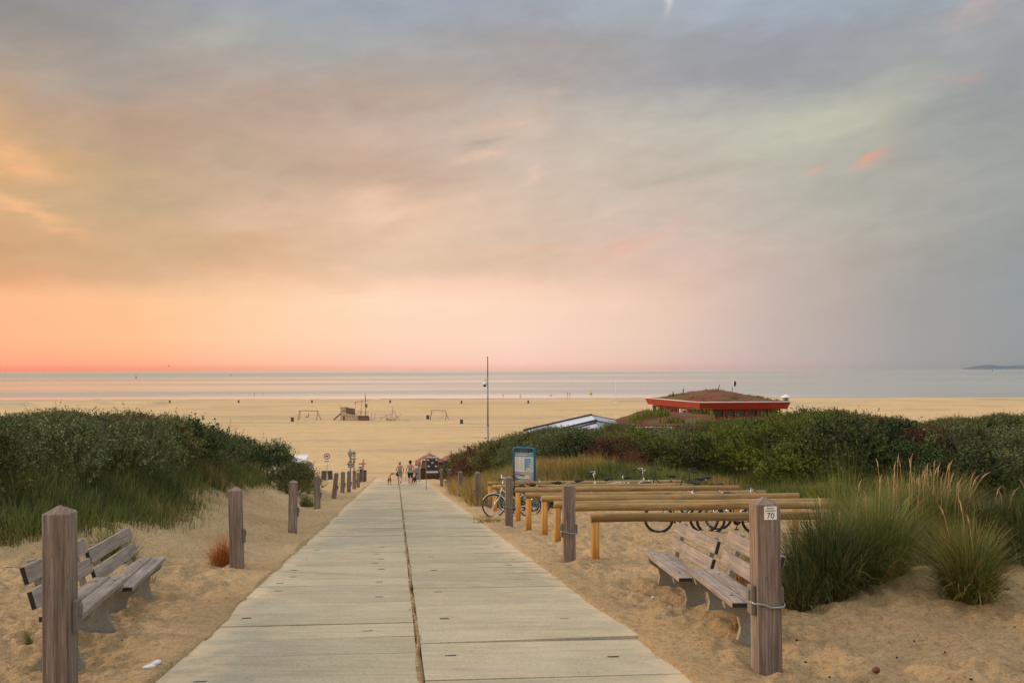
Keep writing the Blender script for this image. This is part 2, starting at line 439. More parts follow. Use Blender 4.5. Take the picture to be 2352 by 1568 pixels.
blob(300, 330, 330, 40, -.05, (190,160,132), .45, .2, None, 3.0)
blob(1620, 395, 150, 16, .1, (182,174,156), .6, .3)
blob(500, 100, 90, 30, .2, (180,178,164), .6, .3)
blob(170, 420, 110, 26, -.2, (200,166,116), .5, .3)
# soft brightness streaks
mul = M2('ADD', 1.0, M2('MULTIPLY', M2('ADD', M2('MULTIPLY', dE, .32), M2('MULTIPLY', dA, .26)), fade))
sm = nt.nodes.new('ShaderNodeVectorMath'); sm.operation = 'SCALE'; nt.links.new(prev, sm.inputs[0]); nt.links.new(mul, sm.inputs['Scale'])
bg = nt.nodes.new('ShaderNodeBackground'); nt.links.new(sm.outputs[0], bg.inputs[0])
# brightness added to the unseen sky overhead and behind the camera, lighting the scene
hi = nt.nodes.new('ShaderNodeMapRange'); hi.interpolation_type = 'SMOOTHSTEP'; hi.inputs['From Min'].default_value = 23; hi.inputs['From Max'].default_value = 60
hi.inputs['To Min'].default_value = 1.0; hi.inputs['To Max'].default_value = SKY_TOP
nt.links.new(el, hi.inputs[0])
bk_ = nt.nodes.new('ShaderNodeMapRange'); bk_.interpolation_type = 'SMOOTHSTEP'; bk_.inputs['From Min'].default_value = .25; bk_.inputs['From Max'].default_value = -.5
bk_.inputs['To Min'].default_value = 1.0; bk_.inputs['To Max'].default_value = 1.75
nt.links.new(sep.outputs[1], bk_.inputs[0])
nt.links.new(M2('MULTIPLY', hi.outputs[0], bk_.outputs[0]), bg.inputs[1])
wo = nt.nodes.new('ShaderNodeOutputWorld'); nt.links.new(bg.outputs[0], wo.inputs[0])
W.cycles.sampling_method = 'MANUAL'; W.cycles.sample_map_resolution = 1024
sun = bpy.data.lights.new('sun', 'SUN'); sun.energy = SUN_E; sun.angle = math.radians(10); sun.color = (1, .74, .5)
so = bpy.data.objects.new('sun', sun); COL.objects.link(so)
SAZ, SEL = math.radians(-70), math.radians(16)
sd = Vector((math.sin(SAZ)*math.cos(SEL), math.cos(SAZ)*math.cos(SEL), math.sin(SEL)))
so.rotation_euler = sd.to_track_quat('Z', 'Y').to_euler(); so.location = (-20, 10, 20)
# ================================================================== materials of the place
def sand_material():
    m, nt, b = newmat('sand')
    g = N(nt, 'ShaderNodeNewGeometry'); v = g.outputs['Position']
    n1 = noise(nt, v, .35, 5, .6); n2 = noise(nt, v, 9, 5, .75); n3 = noise(nt, v, 55, 3, .7)
    mp = N(nt, 'ShaderNodeMapping'); mp.inputs['Scale'].default_value = (.02, .12, 1); nt.links.new(v, mp.inputs[0]); n4 = noise(nt, mp.outputs[0], 1.0, 6, .65)
    r1 = ramp(nt, n1.outputs[0], [(.3, (.57, .405, .212)), (.7, (.69, .50, .275))])
    r2 = ramp(nt, n2.outputs[0], [(.3, (.66, .61, .57)), (.5, (1, 1, 1)), (.72, (1.16, 1.14, 1.1))])  # speckle paints the small shading of the sand lumps into the colour
    r3 = ramp(nt, n3.outputs[0], [(.30, (.42, .32, .26)), (.44, (1, 1, 1))])
    r4 = ramp(nt, n4.outputs[0], [(.3, (.80, .76, .72)), (.5, (.98, .97, .96)), (.75, (1.07, 1.06, 1.03))])
    cur = r1.outputs[0]
    n6 = noise(nt, v, 21, 4, .75); r6 = ramp(nt, n6.outputs[0], [(.30, (.55, .47, .42)), (.47, (1, 1, 1)), (.72, (1.14, 1.12, 1.08))])
    for r, f in ((r2, .8), (r6, .85), (r3, .75), (r4, 1)):
        mx = N(nt, 'ShaderNodeMix', data_type='RGBA', blend_type='MULTIPLY'); mx.inputs[0].default_value = f
        nt.links.new(cur, mx.inputs[6]); nt.links.new(r.outputs[0], mx.inputs[7]); cur = mx.outputs[2]
    at = N(nt, 'ShaderNodeAttribute', attribute_name='soil')
    mx = N(nt, 'ShaderNodeMix', data_type='RGBA'); nt.links.new(at.outputs['Fac'], mx.inputs[0]); nt.links.new(cur, mx.inputs[6])
    mx.inputs[7].default_value = (.055, .045, .028, 1); cur = mx.outputs[2]
    at2 = N(nt, 'ShaderNodeAttribute', attribute_name='wet')
    mx = N(nt, 'ShaderNodeMix', data_type='RGBA'); nt.links.new(at2.outputs['Fac'], mx.inputs[0]); nt.links.new(cur, mx.inputs[6])
    mx.inputs[7].default_value = (.34, .27, .19, 1); cur = mx.outputs[2]
    nt.links.new(cur, b.inputs['Base Color'])
    b.inputs['Roughness'].default_value = .95; b.inputs['Specular IOR Level'].default_value = .1
    mxh = N(nt, 'ShaderNodeMath', operation='MULTIPLY_ADD'); mxh.inputs[1].default_value = .3; nt.links.new(n3.outputs[0], mxh.inputs[0]); nt.links.new(n2.outputs[0], mxh.inputs[2])
    mxh2 = N(nt, 'ShaderNodeMath', operation='MULTIPLY_ADD'); mxh2.inputs[1].default_value = .6; nt.links.new(n6.outputs[0], mxh2.inputs[0]); nt.links.new(mxh.outputs[0], mxh2.inputs[2])
    bump(nt, b, mxh2.outputs[0], 1.0, .10)
    return m
def concrete_material(name='concrete slabs', c1=(.35, .30, .20), c2=(.43, .375, .262), sandy=True):
    m, nt, b = newmat(name)
    g = N(nt, 'ShaderNodeNewGeometry'); v = g.outputs['Position']
    n1 = noise(nt, v, 1.1, 6, .65); n2 = noise(nt, v, 38, 4, .7)
    mp = N(nt, 'ShaderNodeMapping'); mp.inputs['Scale'].default_value = (.7, 5, 1); nt.links.new(v, mp.inputs[0]); n3 = noise(nt, mp.outputs[0], 1.5, 6, .7)
    r1 = ramp(nt, n1.outputs[0], [(.3, c1), (.7, c2)])
    r2 = ramp(nt, n2.outputs[0], [(.32, (.66, .64, .60)), (.5, (1, 1, 1)), (.75, (1.1, 1.09, 1.06))])
    r3 = ramp(nt, n3.outputs[0], [(.34, (.78, .79, .82)), (.5, (.96, .97, .97)), (.64, (1.07, 1.05, 1.0))])
    cur = r1.outputs[0]
    for r in (r2, r3):
        mx = N(nt, 'ShaderNodeMix', data_type='RGBA', blend_type='MULTIPLY'); mx.inputs[0].default_value = .8
        nt.links.new(cur, mx.inputs[6]); nt.links.new(r.outputs[0], mx.inputs[7]); cur = mx.outputs[2]
    oi = N(nt, 'ShaderNodeNewGeometry')
    mr = N(nt, 'ShaderNodeMapRange'); mr.inputs['To Min'].default_value = .86; mr.inputs['To Max'].default_value = 1.09
    nt.links.new(oi.outputs['Random Per Island'], mr.inputs[0])
    sc = N(nt, 'ShaderNodeVectorMath', operation='SCALE'); nt.links.new(cur, sc.inputs[0]); nt.links.new(mr.outputs[0], sc.inputs['Scale']); cur = sc.outputs[0]
    if sandy:
        n5 = noise(nt, v, 2.6, 6, .7)
        at = N(nt, 'ShaderNodeAttribute', attribute_name='drift')
        ad = N(nt, 'ShaderNodeMath', operation='ADD'); nt.links.new(n5.outputs[0], ad.inputs[0]); nt.links.new(at.outputs['Fac'], ad.inputs[1])
        r5 = ramp(nt, ad.outputs[0], [(.5, (0, 0, 0)), (.78, (.9, .9, .9))])
        mx = N(nt, 'ShaderNodeMix', data_type='RGBA'); nt.links.new(r5.outputs[0], mx.inputs[0]); nt.links.new(cur, mx.inputs[6]); mx.inputs[7].default_value = (.56, .42, .26, 1); cur = mx.outputs[2]
    nt.links.new(cur, b.inputs['Base Color']); b.inputs['Roughness'].default_value = .88; b.inputs['Specular IOR Level'].default_value = .2
    bump(nt, b, n2.outputs[0], .35, .006)
    return m
def water_material():
    m, nt, b = newmat('sea water')
    g = N(nt, 'ShaderNodeNewGeometry'); v = g.outputs['Position']
    sx = N(nt, 'ShaderNodeSeparateXYZ'); nt.links.new(v, sx.inputs[0])
    # bands widen with distance from the shore: work on log of the distance
    lg = N(nt, 'ShaderNodeMath', operation='LOGARITHM'); nt.links.new(sx.outputs[1], lg.inputs[0]); lg.inputs[1].default_value = 2.0
    dv = N(nt, 'ShaderNodeMath', operation='DIVIDE'); nt.links.new(sx.outputs[0], dv.inputs[0]); nt.links.new(sx.outputs[1], dv.inputs[1])
    cb = N(nt, 'ShaderNodeCombineXYZ'); nt.links.new(dv.outputs[0], cb.inputs[0]); nt.links.new(lg.outputs[0], cb.inputs[1])
    iv = N(nt, 'ShaderNodeMath', operation='DIVIDE'); iv.inputs[0].default_value = 600.0; nt.links.new(sx.outputs[1], iv.inputs[1])
    cb2 = N(nt, 'ShaderNodeCombineXYZ'); nt.links.new(dv.outputs[0], cb2.inputs[0]); nt.links.new(iv.outputs[0], cb2.inputs[1])
    mp = N(nt, 'ShaderNodeMapping'); mp.inputs['Scale'].default_value = (.30, 2.6, 1); mp.inputs['Location'].default_value = (3.1, .35, 0); nt.links.new(cb2.outputs[0], mp.inputs[0])
    n1 = noise(nt, mp.outputs[0], 1.6, 6, .62, .15)
    mp2 = N(nt, 'ShaderNodeMapping'); mp2.inputs['Scale'].default_value = (3.0, 30.0, 1); nt.links.new(cb.outputs[0], mp2.inputs[0])
    n2 = noise(nt, mp2.outputs[0], 1.6, 4, .6)
    r = ramp(nt, n1.outputs[0], [(.34, (.36, .36, .36)), (.62, (.08, .08, .08))])
    nt.links.new(r.outputs[0], b.inputs['Roughness'])
    rc = ramp(nt, n1.outputs[0], [(.34, (.34, .35, .31)), (.62, (.30, .28, .25))])
    nt.links.new(rc.outputs[0], b.inputs['Base Color'])
    b.inputs['IOR'].default_value = 1.33
    mp3 = N(nt, 'ShaderNodeMapping'); mp3.inputs['Scale'].default_value = (.02, .16, 1); nt.links.new(v, mp3.inputs[0])
    n3 = noise(nt, mp3.outputs[0], 1.0, 3, .6)
    ad = N(nt, 'ShaderNodeMath', operation='ADD'); nt.links.new(n3.outputs[0], ad.inputs[0]); nt.links.new(n2.outputs[0], ad.inputs[1])
    bump(nt, b, n3.outputs[0], .07, .5)
    rs = ramp(nt, n1.outputs[0], [(.34, (.24, .24, .24)), (.62, (.5, .5, .5))]); nt.links.new(rs.outputs[0], b.inputs['Specular IOR Level'])
    return m
MT = {}
MT['sand'] = sand_material(); MT['slab'] = concrete_material(); MT['conc'] = concrete_material('bench concrete', (.25, .235, .19), (.33, .31, .25), False)
MT['sea'] = water_material()
MT['post'] = wood('weathered post timber', (.085, .058, .043), (.20, .150, .116), (.36, .285, .23), 'Z', 70)
MT['plank'] = wood('silvered bench plank', (.17, .138, .112), (.28, .232, .192), (.40, .345, .295), 'X', 45)
MT['plankend'] = plain('dark plank end', (.03, .025, .025, 1), .9)
MT['rail'] = wood('greenish round rail timber', (.22, .13, .05), (.34, .22, .09), (.42, .29, .13), 'X', 22, True)
MT['rail_dark'] = wood('dark stained rail timber', (.10, .062, .026), (.22, .14, .055), (.38, .26, .11), 'X', 9, True)
MT['pole'] = wood('orange round pole timber', (.36, .15, .03), (.52, .25, .055), (.62, .33, .09), 'Z', 22, True)
MT['old'] = wood('driftwood timber', (.16, .10, .075), (.25, .165, .12), (.34, .24, .18), 'Z', 9, False)
MT['pale'] = wood('pale hull boards', (.40, .29, .20), (.54, .40, .28), (.62, .48, .35), 'X', 6, False)
MT['metal'] = plain('galvanised metal', (.30, .32, .32, 1), .4, .6)
MT['black'] = plain('black rubber', (.02, .02, .022, 1), .6, 0)
MT['white'] = plain('white paint', (.68, .68, .66, 1), .5)
MT['dark'] = plain('dark iron', (.035, .035, .04, 1), .5, .4)
MT['chrome'] = plain('bright metal', (.6, .6, .62, 1), .25, .9, bmp=0)
MT['red'] = plain('red paint', (.55, .03, .03, 1), .5)
MT['skinc'] = plain('tanned skin', (.60, .27, .19, 1), .6)
# ================================================================== ground sheet
def soil_of(X, Y):
    u = UU(X, Y)
    l = S((-u-4.9-.8*vnoise(X*.5, Y*.5, 8))/1.6)*S((Y-19.5-2*vnoise(X*.4, Y*.4, 4))/2.5)*(1-S((Y-52)/8))
    r = S((u-4.6-1.2*vnoise(X*.5, Y*.5, 9))/1.6)*S((Y-43-2.5*vnoise(X*.4, Y*.4, 5))/3)*(1-S((Y-84)/12))
    return np.clip(np.maximum(l, r), 0, 1)*.92
def dents(X, Y, cell=.30):
    gx = np.floor(X/cell).astype(np.int64); gy = np.floor(Y/cell).astype(np.int64); o = np.zeros_like(X)
    for i_ in (-1, 0, 1):
        for j_ in (-1, 0, 1):
            cx_, cy_ = gx+i_, gy+j_; jx = (cx_+hsh(cx_, cy_, 71))*cell; jy = (cy_+hsh(cx_, cy_, 72))*cell; s_ = hsh(cx_, cy_, 73); an = hsh(cx_, cy_, 74)*PI
            dx, dy = X-jx, Y-jy; a_ = dx*np.cos(an)+dy*np.sin(an); b_ = -dx*np.sin(an)+dy*np.cos(an)
            r2 = (a_/.10)**2+(b_/.055)**2; o += (s_ > .35)*(-.038*s_*np.exp(-r2)+.016*s_*np.exp(-(np.sqrt(r2)-1.5)**2*3))
    return o
def lumps(X, Y):
    """trampled sand: footprints, wind ripples, small heaps"""
    d = np.sqrt(X*X+Y*Y)
    a = vnoise(X*1.1, Y*1.1, 11)*.10
    b = vnoise(X*3.1+3, Y*2.7, 12); b = np.minimum(b, .12)*.14
    c = vnoise(X*7.3, Y*6.1, 13)*.085
    c2 = np.minimum(vnoise(X*4.6+9, Y*5.3+2, 17), .0)*.075
    e = vnoise(X*17, Y*15, 14)*.034
    f = vnoise(X*.45, Y*.45, 15)*.12
    near = 1-S((d-70)/60)
    far = vnoise(X*.22, Y*.09, 16)*.16*S((d-60)/80)
    return (a+b+c+c2+e+f+dents(X, Y))*near+far
rr = [0.0]+list(np.linspace(.6, 5.2, 14))
r = 5.2
while r < 45: r *= 1.0052; rr.append(r)
while r < 300: r *= 1.015; rr.append(r)
while r < 4000: r *= 1.05; rr.append(r)
rr = np.array(rr[1:])
th = np.concatenate([np.arange(-180, -36, 4.0), np.arange(-36, -31, .6), np.arange(-31, 31, .115), np.arange(31, 36, .6), np.arange(36, 180, 4.0)])
TH, RR = np.meshgrid(np.radians(th), rr)
X = RR*np.sin(TH); Y = RR*np.cos(TH)
Z = ground(X, Y); U = UU(X, Y)
rag = .025+.11*np.maximum(0, vnoise(Y*.55, X*0, 91)-.05)+.07*np.maximum(0, vnoise(Y*3.1, X*0, 92))
rag2 = .02+.09*np.maximum(0, vnoise(Y*.5, X*0, 93)-.1)+.06*np.maximum(0, vnoise(Y*3.3, X*0, 94))
inside = S((U-(UL+rag-.025))/.03)*(1-S((U-(UR-rag2-.01))/.03))*(1-S((Y-101)/.5))
edge = np.minimum(np.abs(U-UL), np.abs(U-UR))
lum = lumps(X, Y)
side = np.where((U < UL) | (U > UR), S(edge/.9), 0)
lum2 = np.where(side > 0, lum*(.22+.78*side)+.012*(1-side), lum*0)
drift = .05*S((vnoise(X*.9, Y*.35, 21)+.05)/.3)*np.exp(-np.abs(U-UL)/.25)*S((Y-12)/10)
Z = np.where(Y < 101.3, Z+lum2*(1-inside)-.075*inside+.008*(1-inside)+drift, Z+lum)
deep = S((Y-101)/1.0); Z = Z-.0*deep
V3 = np.stack([X, Y, Z], -1).reshape(-1, 3)
nr, nth = len(rr), len(th)
i = np.arange(nr-1)[:, None]; j = np.arange(nth)[None, :]; j2 = (j+1) % nth
F = np.stack([i*nth+j+0*j2, i*nth+j2, (i+1)*nth+j2, (i+1)*nth+j+0*i], -1).reshape(-1, 4)
# centre cap
V3 = np.concatenate([V3, [[0, 0, gz(0, 0)-.05]]])
ter = fast_mesh('sand', V3, F[:, ::-1], MT['sand'], smooth=True)
at = ter.data.attributes.new('soil', 'FLOAT', 'POINT'); at.data.foreach_set('value', np.append(soil_of(X, Y).ravel(), 0).astype(np.float32))
wet = .7*S((vnoise(X*.012, Y*.25, 33)-.12)/.12)*np.exp(-((Y-425)/22)**2)+.35*S((vnoise(X*.02, Y*.12, 34)-.15)/.1)*S((Y-120)/60)+S((Y-458)/10)*.8+.25*S((vnoise(X*.01, Y*.08, 31))/.3)*S((Y-380)/40)
at = ter.data.attributes.new('wet', 'FLOAT', 'POINT'); at.data.foreach_set('value', np.append(wet.ravel(), 0).astype(np.float32))
meta(ter, kind='structure')
# ================================================================== sea and headland
m = MB(); ys = [440, 520, 640, 900, 1500, 3000, 8000, 20000, 90000]
for k in range(len(ys)):
    pass
vs = [(x, y, SEA) for y in ys for x in (-120000, -20000, -2000, 0, 2000, 20000, 120000)]
fs = [(a*7+b, a*7+b+1, (a+1)*7+b+1, (a+1)*7+b) for a in range(len(ys)-1) for b in range(6)]
m.add(vs, fs); meta(m.build('sea', MT['sea']), kind='structure')
DH = 14000
def hill_mesh():
    m = MB(); n = 60; prof = []
    for k in range(n+1):
        px = 2205+ (3050-2205)*k/n
        pts = [(2205, 0), (2225, 1.2), (2250, 5), (2268, 7.4), (2290, 5.2), (2312, 3.4), (2335, 5.6), (2352, 5.2), (2420, 7), (2520, 4), (2650, 8), (2850, 5), (3050, 0)]
        h = np.interp(px, [p[0] for p in pts], [p[1] for p in pts])
        x = (px-1176)/FPX*DH
        prof.append((x, h*DH/FPX*1.05+float(vnoise(k*.9, 0, 5))*5*(h > 1)))
    vs = []
    for x, h in prof: vs += [(x*(DH-900)/DH, DH-900, SEA-1), (x*(DH-300)/DH, DH-300, SEA+h*.7+(8 if h > 0 else -1)), (x, DH, SEA+h+(16 if h > 0 else -1)), (x*(DH+900)/DH, DH+900, SEA-1)]
    fs = [(a*4+b, (a+1)*4+b, (a+1)*4+b+1, a*4+b+1) for a in range(n) for b in range(3)]
    m.add(vs, fs, 0, True); return m.build('far_hills', plain('haze tinted far dunes', (.12, .15, .175, 1), 1, 0, .06, .002, 0))  # distance haze is painted into this blue-grey base colour
meta(hill_mesh(), kind='structure')
# ================================================================== concrete path
PD_, QD = Vector((-.1155, .9933, 0)), Vector((.9933, .1155, 0))
def pathpt(s, t, dz=0):
    p = PD_*s+QD*t; p.z = (-.0896*p.y if p.y > 0 else -.0224*p.y)+dz; return p
m = MB(); rnd = random.Random(3)
def slab(s0, s1, t0, t1, dzs, slots=True):
    nx, ny = 8, 2; o = []
    for b in range(ny+1):
        for a in range(nx+1):
            fa, fb = a/nx, b/ny
            dz = (dzs[0]*(1-fa)+dzs[1]*fa)*(1-fb)+(dzs[2]*(1-fa)+dzs[3]*fa)*fb
            t = t0+(t1-t0)*fa; s = s0+(s1-s0)*fb
            o.append(pathpt(s, t, dz))
    nv = len(o); fs = [(b*(nx+1)+a, b*(nx+1)+a+1, (b+1)*(nx+1)+a+1, (b+1)*(nx+1)+a) for b in range(ny) for a in range(nx)]
    ring = [a for a in range(nx+1)]+[(b+1)*(nx+1)-1+0 for b in range(1, ny+1)]+[ny*(nx+1)+a for a in range(nx-1, -1, -1)]+[b*(nx+1) for b in range(ny-1, 0, -1)]
    base = len(o); o += [Vector(o[i])-Vector((0, 0, .14)) for i in ring]
    for k in range(len(ring)):
        k2 = (k+1) % len(ring); fs.append((ring[k], base+k, base+k2, ring[k2]))
    m.add(o, fs)
    if slots:
        ln = s1-s0
        for tt in (t0+rnd.uniform(.25, .4), t1-rnd.uniform(.35, .55)):
            if rnd.random() < (.2 if s0 < 9 else .6): continue
            for ss in (s0+(s1-s0)*rnd.uniform(.35, .65),):
                c = pathpt(ss, tt, sum(dzs)/4+.003)
                m.box(c, (.10, .032, .003), Euler((math.atan(-.0896), 0, .1158)), mi=1)
joints = {}
tL, tJ, tR = UL*.9933, UJ*.9933, UR*.9933
def column(t0, t1, s_first):
    s = -2.0
    for e in s_first: yield s, e; s = e
    while s < 42: 
        e = s+.83; yield s, e; s = e
    while s < 100.5:
        e = s+(1.66 if s < 70 else 2.5); yield s, e; s = e
for side_, (t0, t1) in enumerate(((tL, tJ-.022), (tJ+.026, tR))):
    pend = .02
    for s0, s1 in column(t0, t1, (.8, 2.6, 4.4, 6.45, 9.2) if side_ == 0 else (.3, 2.3, 4.1, 6.15, 8.01, 9.62, 12.05)):
        tilt_ = [rnd.uniform(-.006, .006) for _ in range(4)]
        if side_ == 1 and abs(s0-9.62) < .02: tilt_ = [.004, .028, 0, .004]
        g = rnd.choice((.004, .008, .012, .016))
        j0 = rnd.uniform(-.012, .012)
        slab(s0+g/2, s1-g/2, t0+j0*(side_ == 0)*.6, t1+j0*(side_ == 1)*.3, tilt_, s0 < 20)
path = m.build('path', [MT['slab'], MT['dark']]); meta(path, kind='structure')
co_ = np.empty(len(path.data.vertices)*3, dtype=np.float32); path.data.vertices.foreach_get('co', co_); co_ = co_.reshape(-1, 3)
uu = UU(co_[:, 0], co_[:, 1])
dr = .34*np.exp(-(uu-UL)/.25)+.26*np.exp(-(UR-uu)/.22)+.10*S((co_[:, 1]-16)/20)-.06+.25*vnoise(co_[:, 0]*.7, co_[:, 1]*.3, 41)+.2*S((co_[:, 1]-60)/20)*(1-S((uu-UL)/2))
at = path.data.attributes.new('drift', 'FLOAT', 'POINT'); at.data.foreach_set('value', dr.astype(np.float32))
# sand, moss and crumbs lying in the long joint
def weeds_in_joint():
    g = np.random.default_rng(61); n = 420; s = 5+(g.uniform(0, 1, n)**1.5)*45; cl = vnoise(s*1.1, s*0, 5) > -.05; s = s[cl]; n = len(s)
    B = np.array([list(pathpt(a, tJ+b, .0)) for a, b in zip(s, g.normal(0, .018, n))]); B = np.repeat(B, 4, 0)+g.normal(0, .012, (n*4, 3))*[1, 2, 0]
    return B
m = MB(); n = 900; vs = []; s = .5
for k in range(n):
    s = .5+(k/n)**1.6*95
    w = .030+.012*math.sin(s*3.1)+.02*float(vnoise(s*2.2, 0, 4))+.008
    off = .012*math.sin(s*1.3)+.03*float(vnoise(s*1.1, 3, 4))
    h = .004+.020*float(vnoise(s*6, 1, 4))+.01*float(vnoise(s*21, 1, 4))
    for a, hh in ((-1, -.03), (-.4, h), (.35, h*.8), (1, -.03)):
        vs.append(pathpt(s, tJ+off+a*w, hh))
m.add(vs, [(k*4+a, k*4+a+1, k*4+a+5, k*4+a+4) for k in range(n-1) for a in range(3)], 0, True)
meta(m.build('joint_sand', plain('sandy moss in joint', (.25, .16, .075, 1), 1, 0, .5, 9, .4)), kind='structure')
# ================================================================== weathered path posts
def post_proto(right, sign=False):
    t = thing('wooden_post', '', 'post')
    m = MB(); w = .1; c = .008
    o = [(-w, -w), (w, -w), (w, w), (-w, w)]
    ring = [(-w+c, -w), (w-c, -w), (w, -w+c), (w, w-c), (w-c, w), (-w+c, w), (-w, w-c), (-w, -w+c)]
    H = 1.0
    vs = [(x, y, -.35) for x, y in ring]+[(x, y, H-.046) for x, y in ring]+[(x*.95, y*.95, H-.040) for x, y in ring]+[(0, 0, H)]
    fs = []
    for lv in range(2):
        for k in range(8): fs.append((lv*8+k, lv*8+(k+1) % 8, (lv+1)*8+(k+1) % 8, (lv+1)*8+k))
    for k in range(8): fs.append((16+k, 16+(k+1) % 8, 24))
    m.add(vs, fs); m.build('shaft', MT['post'], t)
    s = -1 if right else 1
    b = MB(); b.box((s*(w+.022), 0, .40), (.042, .10, .17), bev=.006); b.box((s*(w+.05), 0, .43), (.02, .06, .06), bev=.004)
    b.build('bracket', MT['grey'], t)
    b = MB(); b.box((-s*(w+.006), -.045*s*0+.06, .12), (.010, .05, .55)); b.build('iron_strip', MT['dark'], t)
    if right:
        b = MB(); b.box((w+.022, 0, .41), (.042, .08, .12), bev=.006); b.build('bracket', MT['grey'], t)
        pts = []
        for k in range(24):
            a = 2*PI*k/24; cx, cy = math.cos(a), math.sin(a); q = (w+.012)/max(abs(cx), abs(cy))
            pts.append((cx*q*(1.25 if abs(cx) > abs(cy) else 1), cy*q, .385+.012*math.sin(a*2)-.02*(cy < 0)*(1-abs(cx))))
        b = MB(); b.tube(pts, .0065, 6, closed=True); b.build('wire_loop', MT['metal'], t)
    return t
MT['grey'] = plain('grey fittings', (.17, .145, .125, 1), .8)
RZP = .1158
PR = post_proto(True); PL = post_proto(False)
posts = [  # side, px, base py, height, width factor, lean deg (sideways), label
 ('L', 125, 1593, 1.40, 1.0, -.7, 'big weathered wooden post in the lower left corner, in front of the benches'),
 ('L', 541, 1308, 1.31, .98, -1.8, 'weathered wooden post beside the orange dry grass clump'),
 ('L', 670, 1225, 1.26, .98, .6, 'weathered wooden post behind the dry grass post, on open sand left of the path'),
 ('L', 728, 1168, 1.19, 1.0, -1.0, 'weathered wooden post with a small green grass tuft at its left foot'),
 ('L', 766.5, 1142.6, 1.15, 1.0, 5.5, 'pale wooden post leaning to the right, left of the path'),
 ('L', 785.7, 1134.8, 1.15, 1.0, 1.5, 'wooden post just right of the pale leaning post'),
 ('L', 800.4, 1130, 1.16, 1.0, 1.2, 'wooden post in front of the signpost full of boards'),
 ('L', 813, 1123.4, 1.13, 1.0, .5, 'wooden post between the board signpost and the post with the white notice'),
 ('L', 822, 1119, 1.14, 1.0, .5, 'wooden post with a white notice, next to the lone litter bin'),
 ('R', 1768, 1540, 1.41, 1.0, -.2, 'big wooden post with the white plate numbered 70'),
 ('R', 1308, 1292, 1.34, 1.0, 0, 'wooden post with wire loop in front of the bicycle rails, left of the nearest rail'),
 ('R', 1169, 1208, 1.30, 1.0, .3, 'wooden post standing in front of the white bicycle'),
 ('R', 1097, 1164, 1.29, 1.0, 0, 'wooden post left of the bicycle rails against the golden grass'),
 ('R', 1057.5, 1141.8, 1.20, 1.0, 0, 'grey wooden post half sunk in golden grass right of the path'),
 ('R', 1032, 1126.8, 1.22, 1.0, 0, 'grey wooden post in green grass, second behind the banner sign'),
 ('R', 1014, 1116, 1.15, 1.0, 0, 'pale wooden post in grass right behind the banner sign'),
]
used = set(); POSTS = []
for sd_, px, py, h, wf, lean, lab in posts:
    src = PR if sd_ == 'R' else PL
    if sd_ in used: o = copy_tree(src)
    else: o = src; used.add(sd_)
    p = P(px, py); p.y += .1
    o.location = p; o.scale = (wf, wf, h); o.rotation_euler = (0, math.radians(lean), RZP+random.uniform(-.05, .05))
    meta(o, lab, 'post', 'weathered posts lining the path'); POSTS.append(o)
def rescale_shaft(o):
    pass
# the numbered plate
def plate_on(o, w, h, z, col='white', y=-.1005, name='plate'):
    sc = o.scale.z
    m = MB(); m.box((.0, y-.0015, z/sc), (w, .003, h/sc)); return m.build(name, MT[col], o)
pp = POSTS[9]; s_ = pp.scale.z
MT['cream'] = plain('cream plate', (.80, .78, .70, 1), .5, bmp=0)
MT['ink'] = plain('black print', (.012, .012, .014, 1), .7, bmp=0)
m = MB(); m.box((.013, -.1015, 1.285/s_), (.108, .003, .108/s_)); pl = m.build('number_plate', MT['cream'], pp)
def TM(x, y, z, sz=1): return Matrix.Translation((x, y, z))@Matrix.Rotation(PI/2, 4, 'X')@Matrix.Diagonal((1, sz, 1, 1))
text_obj('lettering', 'Strand', .021, MT['ink'], pl, TM(.010, -.1035, 1.324/s_, 1/s_))
text_obj('lettering', 'Vrouwenpolder', .0165, MT['ink'], pl, TM(.013, -.1035, 1.304/s_, 1/s_), sx=.86)
text_obj('lettering', '70', .066, MT['ink'], pl, TM(.013, -.1035, 1.262/s_, 1/s_), ext=.0012)
m = MB(); m.box((.0, -.103, .92), (.17, .004, .22)); pl = m.build('notice', MT['white'], POSTS[8])
m = MB(); m.box((.0, -.1065, .93), (.06, .002, .09)); m.build('print', MT['dark'], POSTS[8])
